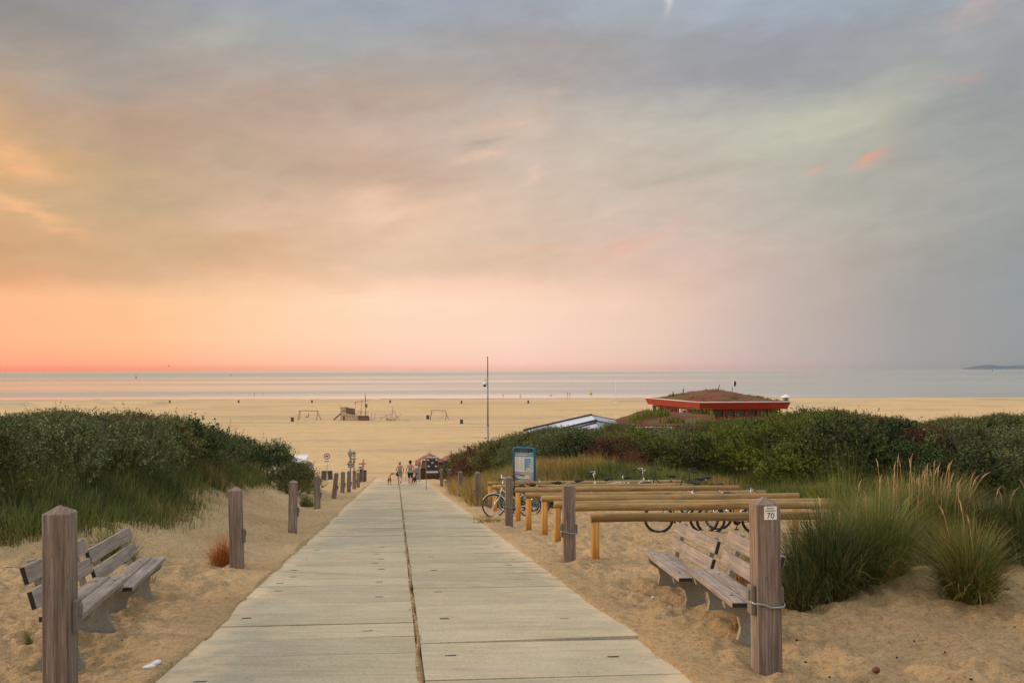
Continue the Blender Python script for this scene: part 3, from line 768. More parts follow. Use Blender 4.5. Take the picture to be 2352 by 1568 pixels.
# ================================================================== benches
def bench(name_label, a, b, sgn, cat='bench'):
    """a = near front seat corner, b = far front seat corner (seat height), sgn +1: sits back towards -u (left bench)"""
    d = b-a; L = d.length
    t = thing('bench', name_label, cat, (0, 0, 0), 0, 'old plank and concrete benches')
    # local x along the bench a->b, local y to the back, z up
    ex = d.normalized(); ez = Vector((0, 0, 1)); ez = (ez-ex*ez.dot(ex)).normalized(); ey = ez.cross(ex)
    if ey.x*sgn > 0: ey = -ey; 
    M = Matrix((ex, ey, ez)).transposed().to_4x4(); M.translation = a-ez*.47
    if M.determinant() < 0:
        M = Matrix((-ex, ey, ez)).transposed().to_4x4(); M.translation = b-ez*.47
    t.matrix_world = M
    for k, y in enumerate((.085, .262)):
        m = MB(); m.box((L/2, y, .445), (L, .165, .05), bev=.006, endmi=1); m.build('seat_plank', [MT['plank'], MT['plankend']], t)
        for bx in (.38, L-.38):
            q = MB(); q.cyl((bx, y, .469), (bx, y, .475), .014, n=8); q.build('bolt', MT['dark'], t.children[-1])
    tl = math.radians(17)
    for k, zc in enumerate((.60, .80)):
        y = .365+(zc-.5)*math.tan(tl)
        m = MB(); m.box((L/2, y, zc), (L, .048, .155), Euler((-tl, 0, 0)), bev=.006, endmi=1); m.build('back_plank', [MT['plank'], MT['plankend']], t)
    prof = [(y_*.84, z_) for y_, z_ in [(.0, .418), (.02, .36), (.16, .28), (.185, .18), (.15, .07), (.085, -.02), (.075, -.18), (.56, -.18), (.55, -.02), (.48, .07), (.445, .2), (.455, .33), (.50, .47), (.655, .875), (.59, .885), (.455, .52), (.41, .418)]]
    for x in (.36 if sgn < 0 else .52, L-.36):
        m = MB(); m.prism(prof, .085, Matrix.Translation((x, 0, 0))@Matrix(((0, 0, 1, 0), (1, 0, 0, 0), (0, 1, 0, 0), (0, 0, 0, 1)))); m.build('concrete_support', MT['conc'], t)
    return t
def at_h(px, py, Yd): return AD(px, py, Yd)
bench('near left bench of silvered planks, half hidden by the big left post', at_h(191, 1409, 8.3), at_h(295.4, 1321, 10.75), 1)
bench('far left bench of silvered planks, in front of the grassy dune', at_h(305.6, 1347, 10.75), at_h(380.7, 1278, 13.25), 1)
bench('far right bench of silvered planks, closer to the bicycle rails', at_h(1557.6, 1326, 11.35), at_h(1478.8, 1265.7, 13.9), -1)
bench('near right bench of silvered planks, partly behind the numbered post', at_h(1680, 1383, 8.95), at_h(1580, 1306, 11.05), -1)
# ================================================================== bicycle rails
def rack(px, pyt, Y, L, lab, tree=1.0, hide=False):
    a = AD(px, pyt, Y); yaw = math.radians(3.2)
    g0 = gz(a.x, Y)
    hr = a.z-g0; r = .075
    t = thing('bicycle_rail', lab, 'bicycle rail', (a.x, Y, g0), yaw, 'low timber rails for leaning bicycles')
    m = MB(); n = 16; pts = [(L*k/n, .006*math.sin(k*1.7+px), hr-r+.004*math.sin(k*.9+px)) for k in range(n+1)]
    rs = [r*(1+.03*math.sin(k*2.1+px)) for k in range(n+1)]
    m.tube(pts, rs, 18); m.build('rail', MT['rail_dark' if Y < 18 else 'rail'], t)
    for x in (.075, L-.08):
        p = Vector((a.x+x*math.cos(yaw), Y+x*math.sin(yaw), 0)); gg = gz(p.x, p.y)-g0
        m = MB(); m.cyl((x, 0, gg-.3), (x, 0, hr-2*r+.012), r*.96, n=18); m.build('pole', MT['pole'], t)
    return t
rack(1356.8, 1179.0, 17.2, 6.1, 'nearest dark stained timber rail, right of the wire looped post')
rack(1300, 1156.6, 19.6, 6.25, 'second nearest timber rail, its left end hidden by the wire looped post')
rack(1272.3, 1150, 21.2, 6.0, 'timber rail with its orange pole just left of the wire looped post')
rack(1243.2, 1137.5, 22.9, 6.0, 'timber rail standing fourth from the nearest one')
rack(1207, 1131, 25.0, 6.1, 'timber rail standing fifth from the nearest one')
rack(1183.8, 1118.4, 27.8, 6.3, 'timber rail right of the post before the white bicycle')
rack(1130.8, 1113, 32.6, 6.6, 'timber rail behind the white bicycle, second farthest')
rack(1120.2, 1105.6, 35.6, 7.0, 'farthest timber rail, in front of the blue framed map board')
# ================================================================== bicycles
def circ(r, n, c=(0, 0, 0), a0=0, a1=2*PI, closed=True):
    k = n if closed else n+1
    return [(c[0]+r*math.cos(a0+(a1-a0)*i/n), c[1], c[2]+r*math.sin(a0+(a1-a0)*i/n)) for i in range(k)]
def bike(lab, p, heading, frame, style='city', rim='chrome', lean=4, fork=None, extra=()):
    t = thing('bicycle', lab, 'bicycle', p, heading, 'bicycles parked at the timber rails')
    t.rotation_euler = (math.radians(lean), 0, heading)
    R = .345; WB = 1.08; fm = MT[frame]
    bb = Vector((.44, 0, .29)); rh = Vector((0, 0, R)); fh = Vector((WB, 0, R))
    if style == 'city':
        st = Vector((.28, 0, .78)); h1 = Vector((.83, 0, .88)); h0 = Vector((.89, 0, .66)); low = Vector((.36, 0, .50))
        segs = [(bb, st, .017), (h0, bb, .021), (h1+(h0-h1)*.25, low, .018), (h1, h0, .022), (rh+Vector((0, .05, 0)), bb, .010), (rh-Vector((0, .05, 0)), bb, .010), (rh+Vector((0, .05, 0)), st, .009), (rh-Vector((0, .05, 0)), st, .009)]
    else:
        st = Vector((.27, 0, .76)); h1 = Vector((.84, 0, .80)); h0 = Vector((.88, 0, .68)); low = st
        segs = [(bb, st, .018), (h0, bb, .024), (h1, st+Vector((.01, 0, -.03)), .020), (h1, h0, .024), (rh+Vector((0, .05, 0)), bb, .011), (rh-Vector((0, .05, 0)), bb, .011), (rh+Vector((0, .05, 0)), st, .010), (rh-Vector((0, .05, 0)), st, .010)]
    m = MB()
    for a, b, r in segs: m.cyl(a, b, r, n=8)
    m.build('frame', fm, t)
    m = MB()
    for s in (-1, 1): m.tube([h0+Vector((0, s*.045, -.02)), h0+Vector((.06, s*.05, -.12)), fh+Vector((0, s*.05, 0))], [.014, .013, .009], 7)
    m.box(h0+Vector((0, 0, -.02)), (.04, .12, .03)); m.build('fork', MT[fork or frame], t)
    for c in (rh, fh):
        m = MB(); m.tube(circ(R-.034, 32, c), .011, 6, closed=True); w = m.build('wheel', MT[rim], t)
        m = MB(); m.tube(circ(R-.017, 36, c), .023 if style == 'city' else .034, 8, closed=True); m.build('tyre', MT['black'], w)
        m = MB()
        for k in range(20):
            a = 2*PI*k/20; m.cyl(c+Vector((0, .02*(-1)**k, 0)), c+Vector((math.cos(a)*(R-.04), 0, math.sin(a)*(R-.04))), .0022, n=3, caps=False)
        m.cyl(c-Vector((0, .045, 0)), c+Vector((0, .045, 0)), .022, n=8); m.build('spokes', MT['chrome'], w)
        if style == 'city':
            m = MB(); pts = circ(R+.022, 14, c, PI*.15, PI*.98 if c is fh else PI*1.02, False)
            for s in (-.02, .02): m.tube([(q[0], s, q[2]) for q in pts], .012, 4)
            m.build('mudguard', MT[frame] if 'gd' not in extra else MT['dark'], t)
    m = MB(); m.ball(st+Vector((-.04, 0, .13)), .13, 12, sc=(1.0, .62, .45)); m.ball(st+Vector((.10, 0, .135)), .07, 10, sc=(1.2, .45, .4)); sd2 = m.build('saddle', MT['black'], t)
    m = MB(); m.cyl(st, st+Vector((-.03, 0, .11)), .013, n=8); m.build('seat_post', MT['chrome'], t)
    m = MB(); top = h1+Vector((-.04, 0, .25 if style == 'city' else .20))
    m.cyl(h1, top, .013, n=8)
    if style == 'city':
        for s in (-1, 1):
            m.tube([top, top+Vector((.06, s*.12, .05)), top+Vector((.05, s*.24, .06)), top+Vector((-.06, s*.29, .03)), top+Vector((-.2, s*.28, .0))], .0115, 7)
        g = [(top+Vector((-.08, s*.29, .024)), top+Vector((-.22, s*.28, -.004))) for s in (-1, 1)]
    else:
        m.tube([top+Vector((.02, -.31, .02)), top+Vector((.05, -.1, .0)), top+Vector((.05, .1, .0)), top+Vector((.02, .31, .02))], .0125, 7)
        g = [(top+Vector((.035, s*.2, .01)), top+Vector((.02, s*.32, .02))) for s in (-1, 1)]
    hb = m.build('handlebar', MT['dark' if frame == 'blk' else 'chrome'], t)
    for a, b in g:
        m = MB(); m.cyl(a, b, .019, n=8); m.build('grip', MT['black'], hb)
        m = MB(); m.tube([a+Vector((0, 0, -.01)), a+Vector((.05, 0, -.03)), b+Vector((.04, 0, -.05))], .006, 5); m.build('brake_lever', MT['dark'], hb)
    m = MB(); m.tube([top, top+Vector((.18, .05, -.02)), h0+Vector((.14, .04, .02)), h0+Vector((.04, .03, -.04))], .004, 5, caps=False); m.build('cable', MT['black'], t)
    m = MB(); m.cyl(bb+Vector((0, -.05, 0)), bb+Vector((0, -.058, 0)), .095, n=20); m.cyl(bb-Vector((0, .08, 0)), bb+Vector((0, .08, 0)), .02, n=8)
    for s in (-1, 1):
        q = bb+Vector((s*.06, s*.075, -s*.155)); m.cyl(bb+Vector((0, s*.075, 0)), q, .011, n=6); m.box(q+Vector((0, s*.05, 0)), (.09, .08, .022))
    m.build('crankset', MT['dark'], t)
    m = MB(); m.box(((rh.x+bb.x)/2, -.054, .35), ((bb-rh).length, .008, .012), Euler((0, .18, 0))); m.box(((rh.x+bb.x)/2, -.054, .27), ((bb-rh).length, .008, .012), Euler((0, .02, 0))); m.build('chain', MT['dark'], t)
    if style == 'city' or 'rack' in extra:
        m = MB()
        for s in (-.06, .06):
            m.tube([(.20, s, R+.34), (-.30, s, R+.36)], .007, 5); m.tube([(-.18, s, R+.35), (0, s*1.2, R)], .006, 5)
        for k in range(4): m.cyl((-.05-.07*k, -.06, R+.355), (-.05-.07*k, .06, R+.355), .005, n=4)
        m.build('luggage_rack', MT['dark'], t)
        m = MB(); m.lathe([(.0, -.03), (.02, -.03), (.035, .03), (.0, .035)], (0, 0, 0), 10); hl = m.build('headlight', MT['chrome'], t)
        hl.location = h0+Vector((.12, 0, .08)); hl.rotation_euler = (0, PI/2, 0)
    if 'screen' in extra:
        m = MB(); m.box(top+Vector((.05, 0, .09)), (.03, .16, .10), bev=.01); m.build('handlebar_box', MT['white'], t)
    if 'refl' in extra:
        m = MB(); m.box((rh.x+.2, .0, rh.z-.02), (.02, .02, .07)); m.build('reflector', MT['orange'], t)
        m = MB(); m.box((fh.x+.2, .0, fh.z-.02), (.02, .02, .07)); m.build('reflector', MT['orange'], t)
    if 'bag' in extra:
        m = MB(); m.box((-.12, -.13, R+.20), (.34, .12, .30), bev=.03); m.build('pannier_bag', MT['dark'], t)
    return t
MT['orange'] = plain('orange plastic', (.8, .18, .02, 1), .4, bmp=0)
MT['teal'] = plain('teal frame paint', (.0, .16, .24, 1), .35, .2, bmp=0)
MT['violet'] = plain('violet blue frame paint', (.035, .03, .32, 1), .35, .2, bmp=0)
MT['silver'] = plain('silver frame paint', (.58, .58, .58, 1), .35, .3, bmp=0)
MT['blk'] = plain('black frame paint', (.02, .02, .024, 1), .35, .2, bmp=0)
MT['redf'] = plain('dark red frame paint', (.25, .02, .03, 1), .35, .2, bmp=0)
def bk(px, Y, **k):
    p = AD(px, 1000, Y); p.z = gz(p.x, Y)-.03; return p
h3 = math.radians(3)
bike('silver city bicycle nearest the path, behind the third post', bk(1216, 30.0), PI+h3, 'silver', 'city', 'chrome', 3, 'silver', ('screen',))
bike('black bicycle with small front wheel behind the silver one', bk(1240, 31.0), PI-.35, 'blk', 'city', 'chrome', -4)
bike('dark bicycle with its handlebar right of the map board', bk(1298, 31.8), PI+.10, 'redf', 'mtb', 'chrome', 4)
bike('bicycle with a white curved handlebar behind the farthest rail', bk(1310, 34.4), .05, 'silver', 'city', 'chrome', 3)
bike('bicycle showing only its silver stem behind the farthest rail', bk(1378, 34.9), .1, 'silver', 'mtb', 'chrome', -3)
bike('city bicycle with wide silver handlebar behind the farthest rail', bk(1424, 34.3), .22, 'silver', 'city', 'chrome', 2)
bike('bicycle with black saddle beside the wide silver handlebar', bk(1560, 34.0), PI-.1, 'blk', 'city', 'chrome', 5)
bike('black bicycle with a bundle of cables at its handlebar', bk(1624, 31.4), PI+.08, 'blk', 'mtb', 'chrome', -4)
bike('black bicycle with saddle above the middle rails', bk(1672, 28.7), PI+h3, 'blk', 'mtb', 'chrome', 4, None, ('rack',))
bike('teal mountain bicycle with its rear wheel under the nearest rail', bk(1511.5, 24.0), -.06, 'teal', 'mtb', 'chrome', -3)
bike('bicycle with a bright white rim below the nearest rail', bk(1734, 23.6), PI+.05, 'silver', 'mtb', 'white', -3, None, ('refl',))
bike('dark bicycle with drooping black handlebar left of the cable bundle', bk(1640, 33.4), PI-.25, 'blk', 'city', 'chrome', -3, None, ('bag',))
bike('violet blue bicycle half hidden by the numbered post', bk(1648, 24.8), .05, 'violet', 'mtb', 'chrome', 3, None, ('refl',))
# ================================================================== grass and shrubs
rg = np.random.default_rng(5)
def norm(a): return a/np.maximum(np.linalg.norm(a, axis=-1, keepdims=True), 1e-9)
def blades(base, H, lean, bend, w, seg=5, seed=0, curl=None):
    """base n x 3, H n, lean n x 2 (sideways unit vectors), bend n (0 straight .. 1.5 drooping), w n -> strips"""
    n = len(base); t = np.linspace(0, 1, seg+1)[None, :]
    ang = bend[:, None]*(.22+.85*t**1.4)
    # integrate direction along the blade
    dx = np.sin(ang); dz = np.cos(ang)
    cx = np.cumsum(dx, 1)/(seg+1); cz = np.cumsum(dz, 1)/(seg+1); cx -= cx[:, :1]; cz -= cz[:, :1]
    cen = base[:, None, :]+np.stack([cx*lean[:, :1], cx*lean[:, 1:2], cz], -1)*H[:, None, None]
    side = np.stack([-lean[:, 1], lean[:, 0], np.zeros(n)], -1)
    yaw = np.random.default_rng(seed).uniform(-1, 1, n)
    sd = norm(side*np.cos(yaw)[:, None]+np.stack([lean[:, 0], lean[:, 1], 0*yaw], -1)*np.sin(yaw)[:, None])
    ww = (w[:, None]*(1-t**2.2*.92))[:, :, None]*.5
    L = cen-sd[:, None, :]*ww; R = cen+sd[:, None, :]*ww
    V = np.stack([L, R], 2).reshape(-1, 3)
    b = (np.arange(n)*(seg+1)*2)[:, None]; k = np.arange(seg)[None, :]*2
    F = np.stack([b+k, b+k+1, b+k+3, b+k+2], -1).reshape(-1, 4)
    return V, F
def dirs(n, g):
    a = g.uniform(0, 2*PI, n); return np.stack([np.cos(a), np.sin(a)], -1)
GREENS = [(.034, .054, .015), (.072, .102, .026), (.135, .168, .040), (.24, .235, .06), (.38, .29, .095)]
GBLUE = [(.038, .070, .022), (.085, .130, .036), (.160, .195, .048), (.27, .25, .065), (.44, .31, .10)]
STRAW = [(.10, .10, .03), (.22, .165, .05), (.37, .25, .075), (.50, .35, .13)]
MT['grass'] = leafmat('dune grass', GREENS, .7, .3, .15, .5)
MT['marram'] = leafmat('marram grass', GBLUE, .65, .3, .15, 1.0)
MT['straw'] = leafmat('golden dry grass', STRAW, .7, .3, .15, .7)
MT['rust'] = leafmat('rusty dry grass', [(.26, .085, .02), (.42, .16, .04), (.5, .23, .075)], .7, .3, .1, 3)
MT['seed'] = leafmat('pink straw seed heads', [(.46, .27, .14), (.58, .38, .21), (.66, .48, .30)], .7, .3, .1, 3)
def grass_field(name, label, cat, pts, H, mat, per=26, w=.011, r=.16, bend=.7, wind=(-.35, -.1), seed=1, kind='stuff'):
    g = np.random.default_rng(seed); n = len(pts)
    base = np.repeat(pts, per, 0); m = n*per
    off = g.normal(0, r, (m, 2)); base = base+np.concatenate([off, np.zeros((m, 1))], 1)
    base[:, 2] = ground(base[:, 0], base[:, 1])-.03
    Hh = np.repeat(H if hasattr(H, '__len__') else np.full(n, H), per)*g.uniform(.45, 1.15, m)
    ln = norm(norm(off)*.8+dirs(m, g)*.7+np.array(wind)[None, :])
    V, F = blades(base, Hh, ln, np.abs(g.normal(bend, .35, m)), np.full(m, w)*g.uniform(.6, 1.3, m), 4, seed)
    o = fast_mesh(name, V, F, mat); return meta(o, label, cat, None, kind)
def inpoly(x, y, poly):
    x = np.asarray(x); y = np.asarray(y); ins = np.zeros(x.shape, bool); n = len(poly)
    for i in range(n):
        x1, y1 = poly[i]; x2, y2 = poly[(i+1) % n]
        c = ((y1 > y) != (y2 > y)) & (x < (x2-x1)*(y-y1)/((y2-y1) if y2 != y1 else 1e-9)+x1)
        ins ^= c
    return ins
def scatter(xr, yr, n, g, test):
    X = g.uniform(*xr, n); Y = g.uniform(*yr, n); Z = ground(X, Y)
    px, py = projn(X, Y, Z); k = test(X, Y, Z, px, py); return np.stack([X, Y, Z], -1)[k]
# --- left dune: green grass slope
gpoly = [(-400, 1275), (85, 1250), (130, 1238), (215, 1222), (330, 1212), (405, 1200), (440, 1185), (448, 1160), (425, 1142), (455, 1128), (560, 1116), (690, 1112), (700, 1092), (560, 1060), (330, 1010), (0, 1000), (-400, 1000)]
g1 = np.random.default_rng(11)
LL = [(-600, 1190), (0, 1150), (120, 1112), (220, 1095), (300, 1078), (420, 1062), (540, 1062), (610, 1088), (650, 1128), (760, 1155)]
def lineL(px): return np.interp(px, [a for a, b in LL], [b for a, b in LL])
pts = scatter((-26, -3), (14, 46), 9000, g1, lambda X, Y, Z, px, py: inpoly(px, py, gpoly) & (UU(X, Y) < -3.9) & (py > lineL(px)-4-45*S((420-px)/200)) & (Y < 42))
pts = pts[:4200]
Hp = .55+.35*vnoise(pts[:, 0]*.5, pts[:, 1]*.5, 77)+.25*S((-UU(pts[:, 0], pts[:, 1])-4)/3)
grass_field('dune_grass', 'green grass covering the foot of the left dune', 'grass', pts, Hp, MT['grass'], 30, .016, .2, .6, (.15, -.1), 2)
sel = (pts[:, 1] > 27) & (vnoise(pts[:, 0]*.45, pts[:, 1]*.45, 19) > .0)
p2 = pts[sel][:260]
if len(p2): grass_field('dry_grass', 'golden dry grass tips on the left dune', 'grass', p2, .95, MT['straw'], 16, .014, .22, .45, (.1, 0), 3)
# sparse blades over the sand edge
pts = scatter((-9, -3.5), (14, 34), 1500, g1, lambda X, Y, Z, px, py: inpoly(px, py, [(85, 1262), (330, 1230), (470, 1215), (520, 1150), (600, 1125), (560, 1112), (440, 1120), (400, 1200), (85, 1250)]))
if len(pts): grass_field('sparse_grass', 'thin scattered grass blades at the foot of the left dune', 'grass', pts[:70], .32, MT['marram'], 7, .009, .12, .5, (.2, 0), 4)
B_ = weeds_in_joint(); gW = np.random.default_rng(62); V, F = blades(B_, gW.uniform(.015, .05, len(B_)), dirs(len(B_), gW), np.abs(gW.normal(.9, .3, len(B_))), np.full(len(B_), .006), 2, 1)
meta(fast_mesh('joint_weeds', V, F, MT['straw']), 'dry weeds and moss growing in the long joint of the path', 'weeds', None, 'stuff')
# --- right of the path: golden and green grass
g2 = np.random.default_rng(12)
def rt(X, Y, Z, px, py):
    u = UU(X, Y)
    return (u > 3.2+.5*vnoise(Y*.3, X*0, 6)+np.where(Y < 36, (36-Y)*.55, 0)+np.where(Y > 55, 1.0, 0)) & (((u < 6.5) & (Y > 34) & (Y < 72)) | ((Y > 37.4) & (Y < 50-4*S((X-10)/4))))
pts = scatter((-6, 20), (32, 72), 16000, g2, rt)
u_ = UU(pts[:, 0], pts[:, 1])
gold = (vnoise(pts[:, 0]*.35, pts[:, 1]*.25, 51)+.12*(pts[:, 1] < 50)*(u_ < 7)+.34*S((7.0-u_)/2)*(pts[:, 1] < 52)*(pts[:, 1] > 36)-.20 > .0)
A = pts[gold][:2300]; B = pts[~gold][:2600]
grass_field('golden_grass', 'tall golden grass behind the rails and right of the path', 'grass', A, 1.08+.35*vnoise(A[:, 0], A[:, 1], 8), MT['straw'], 24, .022, .22, .5, (-.5, -.1), 6)
grass_field('green_grass', 'green grass on the dune right of the path', 'grass', B, .85+.45*vnoise(B[:, 0], B[:, 1], 9), MT['grass'], 26, .022, .22, .6, (-.5, -.1), 7)
# small grass patch by the path edge and blades around the benches
pts = scatter((-1, 4), (20, 30), 4000, g2, lambda X, Y, Z, px, py: inpoly(px, py, [(1095, 1190), (1120, 1185), (1165, 1200), (1160, 1206), (1110, 1200)]))
grass_field('low_grass', 'flat yellowish grass patch at the right path edge by the third post', 'grass', pts[:60], .14, MT['straw'], 24, .012, .12, .9, (0, 0), 8)
# --- single grass clumps
def tuft(name, label, p, n, H, r, bend, mats, w=.009, seed=1, heads=0, straw=.5, wind=(.1, 0), group=None, sq=1.0, grow=1.0, hh=1.15):
    g = np.random.default_rng(seed)
    t = thing(name, label, 'grass clump', tuple(p), 0, group)
    def part(nm, n, mat, H, w, bend, seg=6):
        rr_ = r*.72*g.uniform(0, 1, n)**.7; d = dirs(n, g); base = np.concatenate([d*rr_[:, None]*np.array([1, sq]), np.full((n, 1), 0.)], 1)
        base[:, 2] = ground(base[:, 0]+p[0], base[:, 1]+p[1])-p[2]-.03
        ln = norm(d*(.25+rr_/r)[:, None]*.8+dirs(n, g)*.65+np.array(wind)[None, :])
        Hh = 1.12*H*g.uniform(.35, 1.12, n)*(1-.2*(rr_/r))
        V, F = blades(base, Hh, ln, np.abs(g.normal(bend, .5, n))*(.35+1.15*rr_/r), np.full(n, w)*g.uniform(.6, 1.25, n), seg, seed)
        return fast_mesh(nm, V, F, mat, t), base, ln, Hh
    part('green_blades', n, mats[0], H, w, bend)
    if straw: part('dry_blades', int(n*straw), mats[1], H*.95, w*.9, bend*1.15)
    if heads:
        n2 = heads; rr_ = r*.8*np.sqrt(g.uniform(0, 1, n2)); d = dirs(n2, g)
        V = []; F = []
        m = MB()
        for k in range(n2):
            b0 = Vector((d[k, 0]*rr_[k], d[k, 1]*rr_[k]*sq, 0)); b0.z = gz(b0.x+p[0], b0.y+p[1])-p[2]
            ln = Vector((d[k, 0]*.5+g.normal(0, .4)+wind[0]*2.0, d[k, 1]*.5+g.normal(0, .4), 0)); 
            if ln.length < .1: ln = Vector((1, 0, 0))
            ln.normalize(); hh_ = H*hh*g.uniform(.75, 1.12); bd = abs(g.normal(.32, .22))
            pts_ = []; q = b0.copy()
            for s in range(8):
                a = bd*(s/7)**1.6*1.3; pts_.append(q.copy()); q = q+(ln*math.sin(a)+Vector((0, 0, math.cos(a))))*hh_/7
            m.tube(pts_[:6], [.0035]*6, 4, caps=False, smooth=False)
            hl = g.uniform(.10, .17); t0 = pts_[5]; dr_ = (pts_[6]-pts_[5]).normalized()
            dr2 = (dr_+Vector((ln.x*.35, ln.y*.35, -.12))).normalized()
            m.tube([t0, t0+dr_*hl*.25, t0+dr_*hl*.6+dr2*.0, t0+dr_*hl*.6+dr2*hl*.5], [.003, .0075, .0065, .0015], 5, smooth=False)
        m.build('seed_heads', MT['seed'], t)
    return t
MG, SG = MT['marram'], MT['straw']
def gp(px, py): return P(px, py)
MT['deep'] = leafmat('deep green grass', [(.020, .036, .012), (.040, .066, .020), (.075, .105, .030), (.13, .15, .045), (.26, .20, .075)], .7, .25, .15, .8)
tg = 'marram grass clumps right of the numbered post'
tuft('grass_clump', 'widest dark green marram clump, directly right of the numbered post', gp(1895, 1365), 3600, 1.18, .50, 1.05, (MT['deep'], SG), .0085, 1, 2, .13, (-.12, -.1), tg)
tuft('grass_clump', 'marram clump with straw foot spreading over the sand edge, centre of the clumps', gp(2010, 1330), 2600, 1.25, .42, 1.0, (MG, SG), .0085, 2, 3, .16, (.1, -.1), tg)
tuft('grass_clump', 'separate rounded marram clump on bare sand near the right edge', gp(2228, 1385), 2300, 1.10, .24, 1.1, (MG, SG), .0075, 3, 3, .30, (-.12, -.05), tg)
tuft('grass_clump', 'tall marram clump crowded with pinkish seed heads', gp(2085, 1290), 2400, 1.32, .5, .8, (MG, SG), .0085, 4, 26, .45, (.06, 0), tg, hh=1.22)
tuft('grass_clump', 'marram clump with drooping pale seed heads leaning right', gp(2160, 1285), 2200, 1.25, .5, 1.05, (MG, SG), .0085, 5, 22, .5, (.42, 0), tg)
tuft('grass_clump', 'low marram clump at the foot of the numbered post, right side', gp(1835, 1392), 1300, .62, .28, 1.15, (MT['deep'], SG), .0075, 6, 0, .3, (-.2, -.2), tg)
tuft('grass_clump', 'marram clump hiding the right ends of the rails', gp(1960, 1262), 2000, 1.20, .5, .75, (MT['deep'], SG), .009, 7, 3, .1, (-.05, 0), tg)
tuft('grass_clump', 'marram clump behind the separate rounded clump', gp(2262, 1285), 1800, 1.0, .45, .8, (MT['deep'], SG), .009, 8, 3, .2, (.1, 0), tg)
tuft('grass_clump', 'marram clump cut by the right edge of the picture', gp(2372, 1295), 1900, 1.15, .45, .8, (MT['deep'], SG), .009, 9, 4, .12, (-.1, 0), tg)
tuft('grass_clump', 'marram clump second from the right edge, standing back', gp(2305, 1248), 1800, .95, .6, .7, (MT['deep'], SG), .01, 10, 2, .12, (0, 0), tg)
tuft('grass_clump', 'farthest marram clump between rails and right dune shrubs', gp(2150, 1222), 1800, .95, .7, .7, (MT['deep'], SG), .011, 11, 3, .12, (0, 0), tg)
tuft('grass_clump', 'thin upright marram clump rising over the rails', gp(1935, 1300), 500, 1.75, .30, .35, (MG, SG), .008, 12, 0, .1, (0, 0), tg)
tuft('grass_clump', 'marram clump just outside the right end of the farthest rails', gp(2040, 1205), 1600, .95, .7, .7, (MT['deep'], SG), .012, 13, 0, .1, (0, 0), tg)
tuft('grass_clump', 'marram clump far back at the right edge', gp(2330, 1210), 1600, .95, .7, .7, (MT['deep'], SG), .012, 14, 0, .1, (0, 0), tg)
tuft('dry_grass_clump', 'orange dry grass clump at the foot of a left post', gp(512, 1303), 900, .60, .22, .75, (MT['rust'], MT['rust']), .006, 21, 0, 0, (-.15, 0))
tuft('grass_tuft', 'dark green grass tuft at the foot of a left post', gp(706, 1164), 420, .62, .30, 1.0, (MG, SG), .013, 22, 0, .1, (-.5, 0))
tuft('grass_tuft', 'grass tuft growing behind the left benches', gp(262, 1300), 900, .85, .4, 1.0, (MG, SG), .009, 23, 0, .2, (-.25, 0))
tuft('grass_tuft', 'small dry tuft under the far end of the left benches', gp(345, 1352), 90, .36, .14, .5, (SG, SG), .006, 24, 0, .2, (0, 0))
tuft('grass_tuft', 'thin green sprout beside the big left post', gp(66, 1475), 40, .26, .05, .7, (MG, SG), .005, 25, 0, .3, (-.4, 0))
tuft('grass_tuft', 'thin dry tuft behind the near right bench', gp(1700, 1345), 160, .5, .25, .7, (MT['rust'], SG), .006, 26, 0, .6, (0, 0))
tuft('grass_tuft', 'wispy green tuft just left of the numbered post', gp(1722, 1330), 120, .75, .2, .45, (MG, SG), .006, 27, 0, .3, (0, 0))
tuft('grass_tuft', 'tiny plant at the foot of the far right bench', gp(1535, 1345), 50, .14, .07, 1, (MG, SG), .006, 28, 0, .2, (0, 0))
tuft('grass_tuft', 'small weed with dry stems at the numbered post', gp(1700, 1440), 60, .22, .12, .9, (SG, MT['rust']), .005, 29, 0, .5, (-.2, 0))
